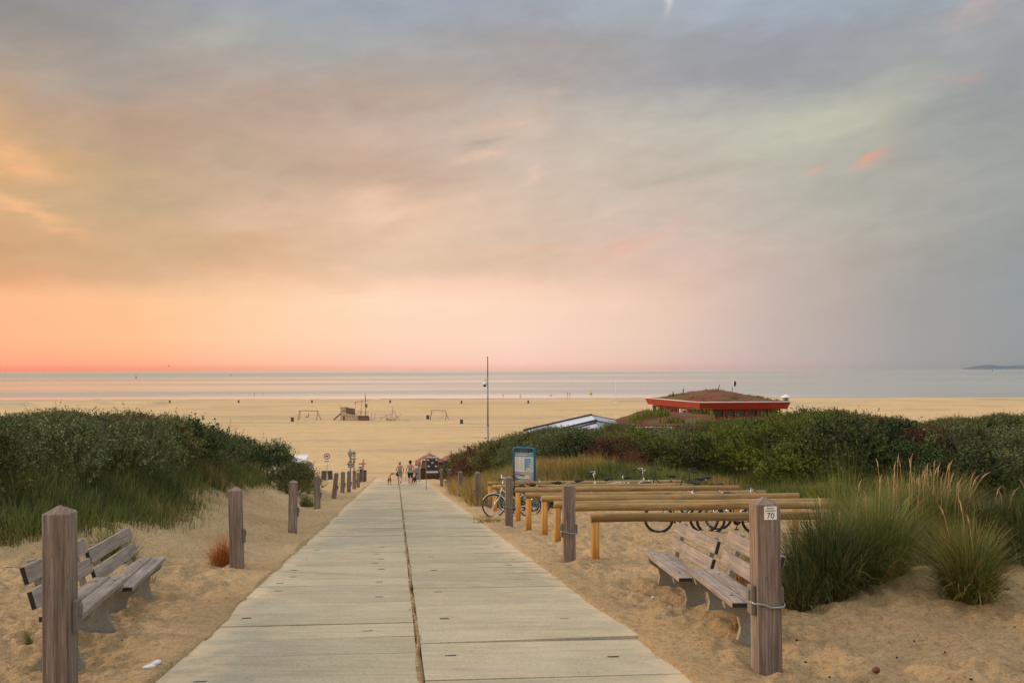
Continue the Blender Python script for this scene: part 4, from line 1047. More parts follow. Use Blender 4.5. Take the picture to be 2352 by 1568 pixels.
# --- shrubs
def shrub_proto(seed, R, H, nspr, mats, ll=.075, lw=.020, per=15, spl=.34, upw=.9, nl=26, name='shrub'):
    nl = max(10, int(nl*.62))
    g = np.random.default_rng(seed)
    # lumps
    lum_ = []
    for k in range(nl):
        a = g.uniform(0, 2*PI); q = math.sqrt(g.uniform(0, 1)); x = R*.78*q*math.cos(a); y = R*.78*q*math.sin(a)
        top = H*(1-.55*q**2)*g.uniform(.70, 1.0); rl = R*g.uniform(.22, .50)
        z = top-rl*.9 if g.uniform() < .62 else g.uniform(.15, .75)*top
        lum_.append((x, y, max(z, rl*.3), rl))
    lum_ = np.array(lum_)
    k = g.integers(0, nl, nspr); d = norm(g.normal(0, 1, (nspr, 3))); d[:, 2] = np.abs(d[:, 2])*np.where(g.uniform(size=nspr) < .8, 1, -1); d = norm(d)
    c = lum_[k, :3]; rl = lum_[k, 3]
    b = c+d*rl[:, None]*g.uniform(.62, 1.0, nspr)[:, None]*np.array([1, 1, .85])
    dist = np.linalg.norm((b[:, None, :]-lum_[None, :, :3]), axis=2)/lum_[None, :, 3]
    dist[np.arange(nspr), k] = 9
    keep = (dist.min(1) > .62) & (b[:, 2] > .02); b = b[keep]; d = d[keep]; n = len(b)
    up = norm(d+np.array([0, 0, upw])+g.normal(0, .3, (n, 3)))
    L = spl*g.uniform(.5, 1.3, n)*np.where(g.uniform(size=n) < .12, 1.8, 1.0)
    t = g.uniform(.05, 1.0, (n, per)); 
    pos = b[:, None, :]+up[:, None, :]*(t*L[:, None])[:, :, None]
    rd = norm(g.normal(0, 1, (n, per, 3))); rd = norm(rd-up[:, None, :]*(rd*up[:, None, :]).sum(-1, keepdims=True))
    ld = norm(rd*.85+up[:, None, :]*.65+np.array([0, 0, .15]))
    sd = norm(np.cross(ld, g.normal(0, 1, (n, per, 3))))
    l = ll*g.uniform(.6, 1.25, (n, per, 1)); w_ = lw*g.uniform(.7, 1.3, (n, per, 1))
    p0 = pos; p1 = pos+ld*l*.5+sd*w_; p2 = pos+ld*l; p3 = pos+ld*l*.5-sd*w_
    V = np.stack([p0, p1, p2, p3], 2).reshape(-1, 3); F = np.arange(len(V)).reshape(-1, 4)
    t_ = thing(name, '', 'shrub')
    fast_mesh('foliage', V, F, mats[0], t_)
    m = MB()
    for q in range(9):
        a = g.uniform(0, 2*PI); e = Vector((R*.62*math.cos(a)*g.uniform(.3, 1), R*.62*math.sin(a)*g.uniform(.3, 1), H*g.uniform(.55, .85)))
        m.tube([(g.normal(0, .06), g.normal(0, .06), -.25), e*.4+Vector((g.normal(0, .08), g.normal(0, .08), .1)), e], [.032, .02, .007], 5)
        for s in range(5):
            f = g.uniform(.35, .95); o_ = e*f; m.tube([o_, o_+Vector((g.normal(0, .3), g.normal(0, .3), abs(g.normal(.25, .15))))], [.009, .004], 3, smooth=False)
    m.build('stems', MT['twig'], t_)
    return t_
MT['twig'] = plain('grey brown twig', (.075, .055, .042, 1), .9)
MT['buck'] = leafmat('silvery buckthorn leaves', [(.045, .058, .016), (.088, .106, .030), (.150, .168, .055), (.24, .25, .11)], .6, .1, .22, 1.1)
MT['buck2'] = leafmat('olive buckthorn leaves', [(.046, .052, .012), (.092, .094, .021), (.155, .145, .038), (.235, .20, .07)], .6, .1, .2, 1.1)
MT['darkg'] = leafmat('dark green leaves', [(.024, .036, .010), (.045, .066, .015), (.075, .102, .024), (.12, .14, .04)], .5, .1, .2, 1.1)
MT['lime'] = leafmat('yellow green leaves', [(.05, .072, .010), (.098, .132, .017), (.165, .195, .027), (.25, .255, .04)], .55, .3, .12, 1.1)
MT['brown'] = leafmat('brown red leaves', [(.05, .026, .012), (.09, .042, .02), (.15, .06, .03), (.22, .09, .05)], .6, .2, .12, 1.1)
MT['rose'] = leafmat('reddish leaves and hips', [(.09, .045, .02), (.16, .055, .03), (.24, .07, .04), (.30, .16, .10)], .6, .2, .12, 2)
protos = {
 'a': shrub_proto(1, 1.55, 1.9, 1150, [MT['buck']], name='buckthorn_shrub'),
 'b': shrub_proto(2, 1.45, 1.9, 1150, [MT['buck2']], name='buckthorn_shrub'),
 'c': shrub_proto(3, 1.6, 1.9, 1250, [MT['buck']], .065, .018, 16, .42, 1.3, name='buckthorn_shrub'),
 'd': shrub_proto(4, 1.5, 1.9, 950, [MT['darkg']], .085, .030, 14, .30, .5, name='broadleaf_shrub'),
 'e': shrub_proto(5, 1.6, 2.0, 1000, [MT['lime']], .085, .030, 14, .36, .6, name='broadleaf_shrub'),
 'f': shrub_proto(6, 1.4, 1.8, 850, [MT['brown']], .07, .024, 12, .34, .8, name='red_shrub'),
 'g': shrub_proto(7, 1.1, 1.5, 420, [MT['rose']], .05, .02, 10, .40, 1.2, 16, name='red_shrub'),
}
usedp = set()
def put(kind, x, y, sx, sz, lab, grp, zoff=-.08):
    src = protos[kind]
    if kind in usedp: o = copy_tree(src)
    else: o = src; usedp.add(kind)
    o.location = (x, y, gz(x, y)+zoff); o.rotation_euler = (random.uniform(-.06, .06), random.uniform(-.06, .06), random.uniform(0, 6.28)); o.scale = (sx, sx, sz)
    meta(o, lab, 'shrub', grp); return o
silL = [(-400, 925), (0, 944), (60, 940), (95, 928), (150, 930), (200, 942), (260, 940), (300, 934), (340, 948), (375, 938), (420, 955), (440, 972), (480, 968), (520, 992), (560, 996), (600, 1004), (640, 1014), (660, 1030), (680, 1036), (690, 1054), (700, 1068), (710, 1088), (722, 1112), (760, 1170)]
silR = [(985, 1100), (1010, 1088), (1040, 1060), (1060, 1042), (1095, 1030), (1120, 1014), (1150, 1004), (1200, 992), (1240, 982), (1300, 976), (1340, 985), (1380, 968), (1420, 956), (1460, 962), (1520, 968), (1600, 962), (1650, 950), (1700, 942), (1760, 944), (1830, 932), (1900, 933), (1960, 938), (2000, 950), (2040, 948), (2080, 962), (2150, 957), (2200, 952), (2290, 944), (2352, 946), (2900, 950)]
def topz(px, Y, sil): return AD(px, np.interp(px, [s[0] for s in sil], [s[1] for s in sil]), Y).z
gs = np.random.default_rng(21); taken = []
def far_enough(x, y, dmin):
    for a, b in taken:
        if (a-x)**2+(b-y)**2 < dmin*dmin: return False
    return True
nL = nR = 0
LABL = {'a': 'silvery green buckthorn shrub in the thicket on the left dune', 'b': 'olive buckthorn shrub in the thicket on the left dune', 'c': 'spiky silvery buckthorn shrub in the thicket on the left dune', 'd': 'dark broadleaf shrub in the thicket on the left dune', 'e': 'yellow green shrub in the thicket on the left dune', 'f': 'brown red shrub in the thicket on the left dune'}
for tr in range(5000):
    y = gs.uniform(18, 54); x = gs.uniform(-30, -4); u = float(UU(x, y))
    if u > (-4.5 if y < 38 else -3.75): continue
    px, py = proj(x, y, gz(x, y)); 
    if px < -330 or px > 760: continue
    # the grass slope stays free of shrubs
    if py > lineL(px)+8+gs.normal(0, 5): continue
    if not far_enough(x, y, 1.62): continue
    h = topz(px, y, silL)-gz(x, y); rp = 1.0*FPX/y
    h = min(h, topz(px+rp*.55, y, silL)-gz(x, y)+.3)
    if h < .35: continue
    h = 1.1*min(h*gs.uniform(.88, 1.03), gs.uniform(1.3, 2.7)); taken.append((x, y))
    k = gs.choice(list('abcd'), p=[.3, .3, .25, .15])
    if px < 330 and 30 < y < 42 and gs.uniform() < .42: k = 'f'
    if px < 120 and y < 30 and gs.uniform() < .3: k = 'd'
    w = min(1.2, max(.38, h/1.9))*gs.uniform(.85, 1.12)
    put(k, x, y, w, h/2.0, LABL[k], 'shrubs on the left dune'); nL += 1
    if nL >= 150: break
taken = []
LABR = {'a': 'silvery green buckthorn shrub in the thicket on the right dune', 'b': 'olive buckthorn shrub in the thicket on the right dune', 'c': 'spiky silvery buckthorn shrub in the thicket on the right dune', 'd': 'dark broadleaf shrub in the thicket on the right dune', 'e': 'yellow green shrub amid the darker right dune thicket', 'f': 'reddish shrub in the thicket on the right dune'}
for tr in range(9000):
    y = gs.uniform(36, 76); x = gs.uniform(-4, 46); u = float(UU(x, y))
    g0 = gz(x, y); px, py = proj(x, y, g0)
    if px < 985 or px > 2620: continue
    bound = 50.5-3.5*float(S((x-1)/4))-7.0*float(S((x-10)/3.5))-3.0*float(S((x-15)/6))
    if u < 4.4+.8*float(S((60-y)/8)): continue
    if y < bound+gs.normal(0, .7): continue
    if not far_enough(x, y, 1.85 if y < 62 else 2.1): continue
    h = topz(px, y, silR)-g0; rp = 1.0*FPX/y
    h = min(h, topz(px-rp*.75, y, silR)-g0+(.7 if px < 1380 else .2))
    if h < .5: continue
    h = (1.16 if px < 1380 else .96 if px < 1860 else 1.08)*min(h*gs.uniform(.88, 1.03), gs.uniform(1.3, 3.1)); taken.append((x, y))
    k = gs.choice(list('abcdf'), p=[.28, .30, .27, .12, .03])
    if 1680 < px < 1880 and y < 54 : k = 'e' if gs.uniform() < .75 else 'd'
    elif 1850 < px < 2120 and y < 56 and gs.uniform() < .7: k = 'd'
    elif 1240 < px < 1480 and y < 56 and gs.uniform() < .5: k = gs.choice(list('dbfe'), p=[.45, .35, .08, .12])
    elif 1080 < px < 1350 and y < 58 and gs.uniform() < .07: k = 'f'
    w = min(1.25, max(.55, h/1.8))*gs.uniform(.95, 1.15)
    put(k, x, y, w, h/2.0, LABR[k], 'shrubs on the right dune'); nR += 1
    if nR >= 290: break
print('shrubs', nL, nR)
p = AD(1054, 1090, 63); put('g', p.x, 63, 1.0, .9, 'pinkish dry rose bush at the left end of the right dune', None)
p = AD(1440, 1110, 47); put('g', p.x, 44.5, .7, .7, 'small reddish bush behind the rails in the golden grass', None)
# leafy saplings at the right end of the rails
p = AD(1905, 1150, 33); q = protos['e'] if 'e' not in usedp else copy_tree(protos['e'])
q.location = (p.x, 33, gz(p.x, 33)); q.scale = (.45, .45, .55); meta(q, 'small bright green leafy sapling at the right ends of the rails', 'shrub'); usedp.add('e')
for k_ in protos:
    if k_ not in usedp:
        for ch in list(protos[k_].children): bpy.data.objects.remove(ch)
        bpy.data.objects.remove(protos[k_])

# fine straw and bark litter strewn over the trampled sand
gl = np.random.default_rng(303); n = 5200
rr_ = 6.5+24*gl.uniform(0, 1, n)**1.6; aa = np.radians(gl.uniform(-33, 33, n)); Xl = rr_*np.sin(aa); Yl = rr_*np.cos(aa); ul = UU(Xl, Yl)
k = (((ul < UL-.05) | (ul > UR+.05)) | (gl.uniform(size=n) < .05)) & (vnoise(Xl*.9, Yl*.9, 55) > -.12); Xl, Yl, ul = Xl[k], Yl[k], ul[k]; n = len(Xl)
Zl = ground(Xl, Yl)+np.where((ul < UL) | (ul > UR), np.maximum(lumps(Xl, Yl)*(.22+.78*S(np.minimum(np.abs(ul-UL), np.abs(ul-UR))/.9)), -.05)+.012, .012)
B_ = np.stack([Xl, Yl, Zl], -1); ln = dirs(n, gl)
V, F = blades(B_, gl.uniform(.015, .07, n), ln, np.full(n, 1.45), gl.uniform(.004, .011, n), 1, 5)
MT['bits'] = leafmat('bark and straw bits', [(.035, .018, .012), (.09, .04, .02), (.22, .12, .06), (.40, .27, .15), (.55, .45, .33)], .9, 0, .1, 4)
meta(fast_mesh('litter', V, F, MT['bits']), 'fine straw and bark litter strewn over the trampled sand', 'litter', None, 'stuff')
# ================================================================== beach: bins, poles, playground
MT['bin'] = wood('grey bin slats', (.06, .055, .055), (.11, .10, .10), (.18, .165, .155), 'Z', 14, False)
def bin_(p, h, lab, grp, r=None, tilt=0):
    t = thing('litter_bin', lab, 'litter bin', tuple(p), random.uniform(0, 1), grp); t.rotation_euler = (0, tilt, t.rotation_euler[2])
    r = r or h*.24
    m = MB(); n = 14
    for k in range(n):
        a = 2*PI*k/n; m.box((r*math.cos(a), r*math.sin(a), h*.46), (.03, 2*PI*r/n*.86, h*.92), Euler((0, 0, a)))
    m.build('slats', MT['bin'], t)
    m = MB(); m.cyl((0, 0, -.05), (0, 0, h*.9), r*.93, n=14); m.build('liner', MT['dark'], t)
    m = MB(); m.tube([(r*1.06*math.cos(2*PI*k/18), r*1.06*math.sin(2*PI*k/18), h*.94) for k in range(18)], .03, 5, closed=True); m.build('rim', MT['black'], t)
    return t
for px, pb, lab in ((527, 925.5, 'bin straight above the left dune, far out near the waterline'), (740*1-24, 925, 'far bin between the swings with the rider and the shipwreck'), (547, 925.5, ''), (390, 925.5, 'leftmost far bin near the waterline')):
    pass
bins = [(390, 925.2, 'leftmost of the small bins near the waterline'), (548, 925.2, 'second from left of the small bins near the waterline'), (716.5, 925.2, 'small far bin above the swing with the rider'),
        (896, 925.3, 'small far bin above the slanting wreck poles'), (1060, 926.3, 'small far bin just left of the tall camera pole'), (1213.3, 926.0, 'small far bin right of the tall camera pole')]
for px, pb, lab in bins: bin_(P(px, pb), 1.2, lab+', far away', 'bins standing on the open beach', .33)
for px, pb, lab in ((671.5, 967.8, 'grey bin at the left foot of the swing with the rider'), (982.5, 962.5, 'grey bin left of the empty swing'), (1060, 973.4, 'grey bin on open sand right of the empty swing')):
    bin_(P(px, pb), 1.15, lab, 'bins standing on the open beach', .38)
bin_(P(743.6, 1102.5), .80, 'left one of two slatted bins beside the no horses sign', 'slatted bins by the beach entrance', .19, .03)
bin_(P(758.8, 1102.0), .80, 'right one of two slatted bins beside the no horses sign', 'slatted bins by the beach entrance', .19, -.05)
b_ = bin_(P(833.5, 1106.0), .92, 'large lone slatted bin in front of the pink cross', 'slatted bins by the beach entrance', .27)
# tall pole with camera
p = P(1122, 1058); p = Vector((AD(1120.6, 1000, 84).x, 84, 0)); p.z = gz(p.x, 84)
t = thing('camera_pole', 'very tall slim grey pole with a white dome camera rising above the horizon', 'pole', tuple(p))
top = AD(1119.5, 821, 84).z-p.z; mid = AD(1120, 977, 84).z-p.z
m = MB(); m.cyl((0, 0, -.5), (0, 0, mid), .085, n=14); m.cyl((0, 0, mid), (0, 0, mid+.12), .105, n=14); m.cyl((0, 0, mid+.12), (0, 0, top*.82), .062, .055, n=14); m.build('mast', MT['polem'] if 'polem' in MT else plain('grey green pole', (.22, .24, .23, 1), .5), t)
m = MB(); m.cyl((0, 0, top*.82), (0, 0, top), .045, .04, n=12); m.cyl((0, 0, top), (0, 0, top+.08), .055, n=10); m.build('mast_tip', plain('rusty mast tip', (.2, .10, .07, 1), .8), t)
cz = AD(1119.5, 884, 84).z-p.z
m = MB(); m.tube([(0, 0, cz+.42), (-.22, 0, cz+.42), (-.26, 0, cz+.3)], .03, 7); m.build('bracket', MT['metal'], t)
m = MB(); m.lathe([(0, .3), (.12, .27), (.18, .1), (.18, 0), (0, 0)], (-.26, 0, cz), 16); cm = m.build('camera', MT['white'], t)
m = MB(); m.ball((-.26, 0, cz-.02), .14, 14); m.build('lens_dome', MT['dark'], cm)
p = P(1414.5, 924); t = thing('flagpole', 'thin white flagpole without flag standing on the far beach', 'flagpole', tuple(p))
m = MB(); m.cyl((0, 0, -.3), (0, 0, 9.4), .10, .06, n=8); m.build('mast', MT['white'], t)
m = MB(); m.lathe([(.0, -.2), (.7, -.2), (.5, .25), (.0, .3)], (0, 0, 0), 12); m.build('foot', MT['white'], t)
def swing(px, pb, w, lab, r_=.085):
    p = P(px, pb); t = thing('swing', lab, 'swing', tuple(p)); H = 2.45
    m = MB(); m.tube([(-w/2-.35, 0, H), (-w/4, 0, H+.06), (w/4, 0, H-.04), (w/2+.35, 0, H+.03)], r_, 8); m.build('crossbar', MT['old'], t)
    for s in (-1, 1):
        for q in (-1, 1):
            m = MB(); m.tube([(s*w/2, 0, H+.1), (s*(w/2+.28), q*1.0, H*.5), (s*(w/2+.5+q*.35), q*2.0, -.25)], r_*.95, 8); m.build('leg', MT['old'], t)
    return t, p, H
t, p, H = swing(708.8, 964.0, 4.6, 'wooden swing frame with a person swinging in it')
m = MB(); m.cyl((-.72, 0, H), (-.62, -.05, .75), .02, n=5); m.cyl((.05, 0, H), (-.15, -.05, .75), .02, n=5); m.box((-.38, -.05, .72), (.6, .25, .06)); m.build('swing_seat', MT['old'], t)
m = MB(); m.cyl((1.3, 0, H), (1.3, 0, .7), .015, n=5); m.cyl((1.8, 0, H), (1.8, 0, .7), .015, n=5); m.box((1.55, 0, .68), (.6, .25, .06)); 
t2, p2_, H = swing(1007.5, 963.0, 3.6, 'empty wooden swing frame right of the wreck poles', .075)
m = MB(); m.cyl((1.35, 0, H), (1.2, 0, .35), .02, n=5); m.cyl((.9, 0, H), (.75, 0, .35), .02, n=5); m.box((.98, 0, .33), (.6, .25, .06)); m.build('swing_seat', MT['old'], t2)
# shipwreck playground  (units: u = 15.85 mm)
UQ = .01585
o = P(560/5.345*.7396+1000*.7396, (1190+617/5.345)*.7396)
MT['hull2'] = wood('dark wreck boards', (.12, .075, .06), (.20, .135, .105), (.30, .21, .17), 'X', 7, False)
def q_(x, y, d=0): return Vector(((x-560)*UQ, d, (617-y)*UQ))
t = thing('shipwreck_playground', 'wooden shipwreck climbing frame with slide, hull and crooked mast', 'playground ship', tuple(o))
m = MB()
def panel(mb, pts, d0, d1):
    n = len(pts); vs = [q_(x, y, d0) for x, y in pts]+[q_(x, y, d1) for x, y in pts]
    mb.add(vs, [list(range(n)), list(range(n, 2*n))[::-1]]+[(i, (i+1) % n, n+(i+1) % n, n+i) for i in range(n)])
panel(m, [(318, 640), (400, 640), (400, 392), (318, 398)], -.9, -.82); panel(m, [(400, 640), (610, 640), (610, 535), (555, 520), (400, 478)], -1.0, -.9)
panel(m, [(318, 640), (330, 640), (330, 398), (318, 398)], -.82, 1.3); panel(m, [(330, 500), (560, 500), (560, 512), (330, 512)], -.8, 1.2)
h_ = m.build('hull', MT['pale'], t)
m = MB(); panel(m, [(402, 478), (555, 520), (558, 415), (402, 392)], -1.06, -.98)
for k in range(6): panel(m, [(402, 398+k*15), (557, 420+k*18), (557, 430+k*18), (402, 408+k*15)], -1.12, -1.05)
m.build('cabin_boards', MT['hull2'], t)
m = MB(); panel(m, [(606, 640), (805, 640), (803, 560), (780, 532), (606, 530)], -1.05, -.97)
for k in range(5): panel(m, [(606, 534+k*18), (790+k*3, 538+k*18), (790+k*3, 548+k*18), (606, 545+k*18)], -1.12, -1.04)
panel(m, [(740, 575), (800, 560), (803, 600), (745, 610)], -1.4, -1.3); m.build('bow_boards', MT['hull2'], t)
m = MB(); pts = [(358, 606)]+[(370+12*math.cos(a), 545+18*-math.sin(a)) for a in np.linspace(PI, 0, 8)]+[(382, 606)]; panel(m, pts, -.935, -.905); m.build('doorway', MT['black'], t)
for x, y in ((420, 540), (470, 548), (522, 556)):
    m = MB(); panel(m, [(x+9*math.cos(a), y+10*math.sin(a)) for a in np.linspace(0, 2*PI, 9)[:-1]], -1.03, -.99); m.build('porthole', MT['black'], t)
m = MB(); panel(m, [(345, 446), (382, 442), (382, 456), (345, 460)], -.93, -.90); m.build('hatch', MT['black'], t)
m = MB(); panel(m, [(180, 598), (300, 494), (318, 480), (318, 500), (205, 604)], -.5, -.42); panel(m, [(180, 598), (300, 494), (318, 480), (318, 500), (205, 604)], .2, .28); panel(m, [(180, 596), (318, 492), (318, 500), (190, 604)], -.45, .25); m.build('slide', MT['hull2'], t)
m = MB(); m.ball(q_(198, 600, -.1), .25, 8, sc=(1.2, 1, .5)); m.build('slide_foot', MT['black'], t)
def stick(mb, a, b, r=.05, d0=0, d1=None, bend=.0):
    A_ = q_(*a, d0); B_ = q_(*b, d0 if d1 is None else d1); M_ = (A_+B_)/2+Vector((bend, 0, bend)); mb.tube([A_, M_, B_], [r, r*.92, r*.75], 7)
m = MB()
stick(m, (735, 640), (722, 175), .105, -.2, -.2, .04); stick(m, (722, 240), (719, 160), .06, -.2)
m.build('mast', MT['old'], t)
m = MB(); stick(m, (560, 302), (780, 280), .075, -.3, -.3, -.04); m.build('yard', MT['old'], t)
m = MB(); stick(m, (645, 520), (662, 285), .06, -.2, -.2, .06); m.build('second_mast', MT['old'], t)
m = MB(); m.lathe([(.28, 0), (.34, .5), (.40, .9), (.30, .95)], tuple(q_(738, 398, -.2)), 9); panel(m, [(716, 250), (724, 172), (736, 262)], -.26, -.14); m.build('crow_nest', MT['hull2'], t)
m = MB(); stick(m, (556, 300), (556, 520), .018, -.3); m.box(q_(556, 322, -.3), (.28, .2, .34)); m.build('hanging_block', MT['dark'], t)
m = MB(); stick(m, (305, 392), (435, 390), .06, -.9); stick(m, (315, 368), (320, 610), .055, -.95); stick(m, (432, 362), (432, 400), .04, -.9); m.build('tower_frame', MT['old'], t)
m = MB()
for a, b in (((560, 462), (640, 468)), ((612, 430), (615, 530)), ((630, 440), (628, 530)), ((668, 440), (666, 530)), ((640, 478), (722, 480)), ((716, 450), (718, 530)), ((780, 440), (772, 530)), ((560, 480), (556, 620)), ((590, 470), (596, 530)), ((660, 490), (780, 470))): stick(m, a, b, .04, random.uniform(-.9, .6))
m.build('railing', MT['old'], t)
m = MB()
for a, b in (((838, 480), (822, 600)), ((898, 482), (880, 612)), ((810, 596), (860, 598)), ((835, 628), (935, 626)), ((858, 600), (858, 628))): stick(m, a, b, .05, random.uniform(-.9, .3))
m.build('bow_poles', MT['old'], t)
m = MB(); stick(m, (545, 612), (610, 612), .04, -1.1); stick(m, (545, 560), (545, 618), .035, -1.1); stick(m, (572, 560), (572, 618), .035, -1.1); stick(m, (700, 590), (745, 588), .05, -1.3); m.build('step_frame', MT['pale'], t)
t = thing('wreck_poles', 'half buried wreck ribs made of slanting poles, right of the shipwreck', 'playground frame', tuple(o))
m = MB()
for a, b in (((1188, 380), (1165, 628)), ((1188, 440), (1305, 622)), ((1332, 508), (1200, 615)), ((985, 578), (1180, 500)), ((1180, 500), (1186, 430)), ((990, 548), (998, 622)), ((1250, 540), (1150, 625)), ((1145, 535), (1150, 600)), ((1240, 530), (1238, 620))): stick(m, a, b, .055, random.uniform(-.7, .7))
m.build('poles', MT['old'], t)
m = MB()
for k in range(11):
    x = 1080+k*9; stick(m, (x, 565+k*4), (x+4, 628), .05, -.2)
for k in range(6):
    x = 1180+k*12; stick(m, (x, 606-k*6), (x, 628), .05, .3)
stick(m, (1078, 515), (1080, 628), .06, -.2); m.build('ribs', MT['old'], t)
t = thing('seesaw', 'long timber seesaw lying low right of the wreck poles', 'seesaw', tuple(o))
m = MB(); m.tube([q_(1358, 620), q_(1450, 616), q_(1560, 630), q_(1668, 644)], .09, 8); m.build('beam', MT['old'], t)
m = MB(); m.box(q_(1515, 645), (.4, .35, .5)); m.build('pivot', MT['old'], t)
for x, y in ((1370, 655), (1652, 655)):
    m = MB(); m.ball(q_(x, y, 0), .34, 10, sc=(1, .7, .5)); m.build('tyre_buffer', MT['black'], t)
# ================================================================== people and dogs
MT['hair'] = plain('dark brown hair', (.035, .015, .012, 1), .8)
MT['cap'] = plain('salmon cap', (.62, .28, .18, 1), .8)
MT['top1'] = plain('grey sleeveless top', (.30, .27, .25, 1), .85)
MT['short1'] = plain('grey shorts', (.28, .30, .29, 1), .85)
MT['short2'] = plain('black shorts', (.018, .016, .02, 1), .85)
def pattern_mat():
    m, nt, b = newmat('patterned top'); v = coords(nt); n = noise(nt, v, 22, 2, .5, 1.5)
    r = ramp(nt, n.outputs[0], [(.42, (.16, .13, .15)), (.52, (.52, .47, .46)), (.62, (.30, .22, .26))]); nt.links.new(r.outputs[0], b.inputs['Base Color']); b.inputs['Roughness'].default_value = .85; return m
MT['top2'] = pattern_mat()
def person(p, label, h=1.68, rz=0, pose='walk', top='top1', short='short1', knee=.50, skinm='skinc', arms=None, hair='hair', cap=None, shoes='dark', legup=0):
    """one continuous body facing +y (away); clothing as close shells"""
    t = thing('person', label, 'person', tuple(p), rz); k = h/1.68; t.scale = (k, k, k)
    lf = (-.10, .16, .06); rf = (.09, -.20, .09)   # feet
    lk = (-.10, .14, .49); rk = (.095, .02, .48)
    if legup: rf = (.08, -.42, .30); rk = (.095, -.02, .47)
    aL = arms[0] if arms else ((-.25, .02, 1.12), (-.27, .10, .86))
    aR = arms[1] if arms else ((.25, -.05, 1.12), (.27, .05, .86))
    J = [(0, 0, .93, .135, .105), (0, .01, 1.08, .115, .085), (0, .01, 1.25, .15, .095), (0, .0, 1.38, .10, .075), (0, .005, 1.46, .052, .055), (0, .02, 1.56, .078, .092), (0, .02, 1.65, .060, .075),
         (-.09, 0, .86, .095, .10), (-.10, .07, .68, .078, .08), (*lk, .056, .058), (lk[0]*.98+lf[0]*.02, (lk[1]+lf[1])/2-.015, .30, .050, .056), (lf[0], lf[1]-.02, .10, .036, .040), (lf[0], lf[1]+.02, .045, .040, .032), (lf[0]-.01, lf[1]+.14, .03, .036, .024),
         (.09, 0, .86, .095, .10), (.10, .01, .68, .078, .08), (*rk, .056, .058), (rk[0], (rk[1]+rf[1])/2-.02, (rk[2]+rf[2])/2+.02, .050, .056), (rf[0], rf[1]-.02, rf[2]+.04, .036, .040), (rf[0], rf[1]+.02, rf[2]-.03, .040, .032), (rf[0]+.01, rf[1]+.13, rf[2]-.06 if not legup else rf[2]-.12, .036, .024),
         (-.165, 0, 1.375, .056, .056), (*aL[0], .040, .040), (*aL[1], .027, .030),
         (.165, 0, 1.375, .056, .056), (*aR[0], .040, .040), (*aR[1], .027, .030)]
    E = [(0, 1), (1, 2), (2, 3), (3, 4), (4, 5), (5, 6), (0, 7), (7, 8), (8, 9), (9, 10), (10, 11), (11, 12), (12, 13), (0, 14), (14, 15), (15, 16), (16, 17), (17, 18), (18, 19), (19, 20), (3, 21), (21, 22), (22, 23), (3, 24), (24, 25), (25, 26)]
    # hands: palm, four fingers of different lengths, thumb
    for base, A_ in ((23, aL), (26, aR)):
        e, w = Vector(A_[0]), Vector(A_[1]); d = (w-e).normalized(); side = Vector((0, 1, 0))-d*d.y; side.normalize()
        pm = w+d*.06; J.append((*pm, .018, .034)); pi = len(J)-1; E.append((base, pi))
        for f, (o_, l_) in enumerate(((-.024, .062), (-.008, .072), (.008, .068), (.023, .052))):
            b_ = pm+side*o_+d*.03; k1 = b_+d*l_*.5; k2 = b_+d*l_*.85+Vector((-.012*np.sign(w.x), 0, 0)); J.append((*b_, .009)); J.append((*k1, .008)); J.append((*k2, .007)); n_ = len(J); E += [(pi, n_-3), (n_-3, n_-2), (n_-2, n_-1)]
        th_ = w+d*.03+side*.03; J.append((*th_, .010)); J.append((*(th_+side*.022+d*.03), .008)); n_ = len(J); E += [(pi, n_-2), (n_-2, n_-1)]
    # nose and ears
    skin('body', J, E, MT[skinm], t, 2, 0)
    m = MB(); m.ball((0, .112, 1.565), .014, 6, sc=(1, 1, 1.5)); 
    for s in (-1, 1): m.ball((s*.082, .02, 1.565), .022, 6, sc=(.4, .8, 1.3)); m.ball((s*.03, .100, 1.59), .009, 6)
    m.build('face_features', MT[skinm], t)
    sh = [(0, 0, .99, .150, .12), (0, .01, 1.10, .130, .10), (0, .01, 1.26, .165, .11), (0, 0, 1.37, .12, .088), (-.10, 0, 1.40, .05, .06), (.10, 0, 1.40, .05, .06), (0, 0, .90, .155, .125)]
    skin('tank_top', sh, [(6, 0), (0, 1), (1, 2), (2, 3), (3, 4), (3, 5)], MT[top], t, 2, 0)
    kb = knee
    st = [(0, 0, .96, .150, .12), (-.09, 0, .86, .115, .118), (-.105, .07, .70, .102, .10), (-.10, .12, kb, .085, .085), (.09, 0, .86, .115, .118), (.105, .01, .70, .102, .10), (.10, .02, kb, .085, .085)]
    skin('shorts', st, [(0, 1), (1, 2), (2, 3), (0, 4), (4, 5), (5, 6)], MT[short], t, 2, 0)
    for s, f in ((-1, lf), (1, rf)):
        ft = .0 if s < 0 or not legup else -.08
        skin('shoe', [(f[0], f[1]-.05, f[2]-.01, .043, .045), (f[0], f[1]+.04, f[2]-.022+ft*.5, .045, .040), (f[0]+s*.012, f[1]+.16, f[2]-.035+ft, .042, .028)], [(0, 1), (1, 2)], MT[shoes], t, 2, 0)
    m = MB()
    if cap:
        m.ball((0, .012, 1.655), .108, 14, sc=(.92, 1.05, .72)); c_ = m.build('cap', MT[cap], t); m = MB(); m.box((-.04, .14, 1.64), (.15, .13, .015), Euler((-.2, 0, .3)), bev=.006); m.build('brim', MT[cap], c_)
        m = MB(); m.ball((0, -.025, 1.58), .088, 12, sc=(1, .8, 1.0)); m.build('hair', plain('fair reddish hair', (.25, .09, .05, 1), .8), t)
    else:
        m.ball((0, -.008, 1.61), .118, 16, sc=(.95, 1.0, 1.0)); m.ball((0, -.03, 1.53), .09, 12, sc=(1, .8, .9)); m.build('hair', MT[hair], t)
    return t
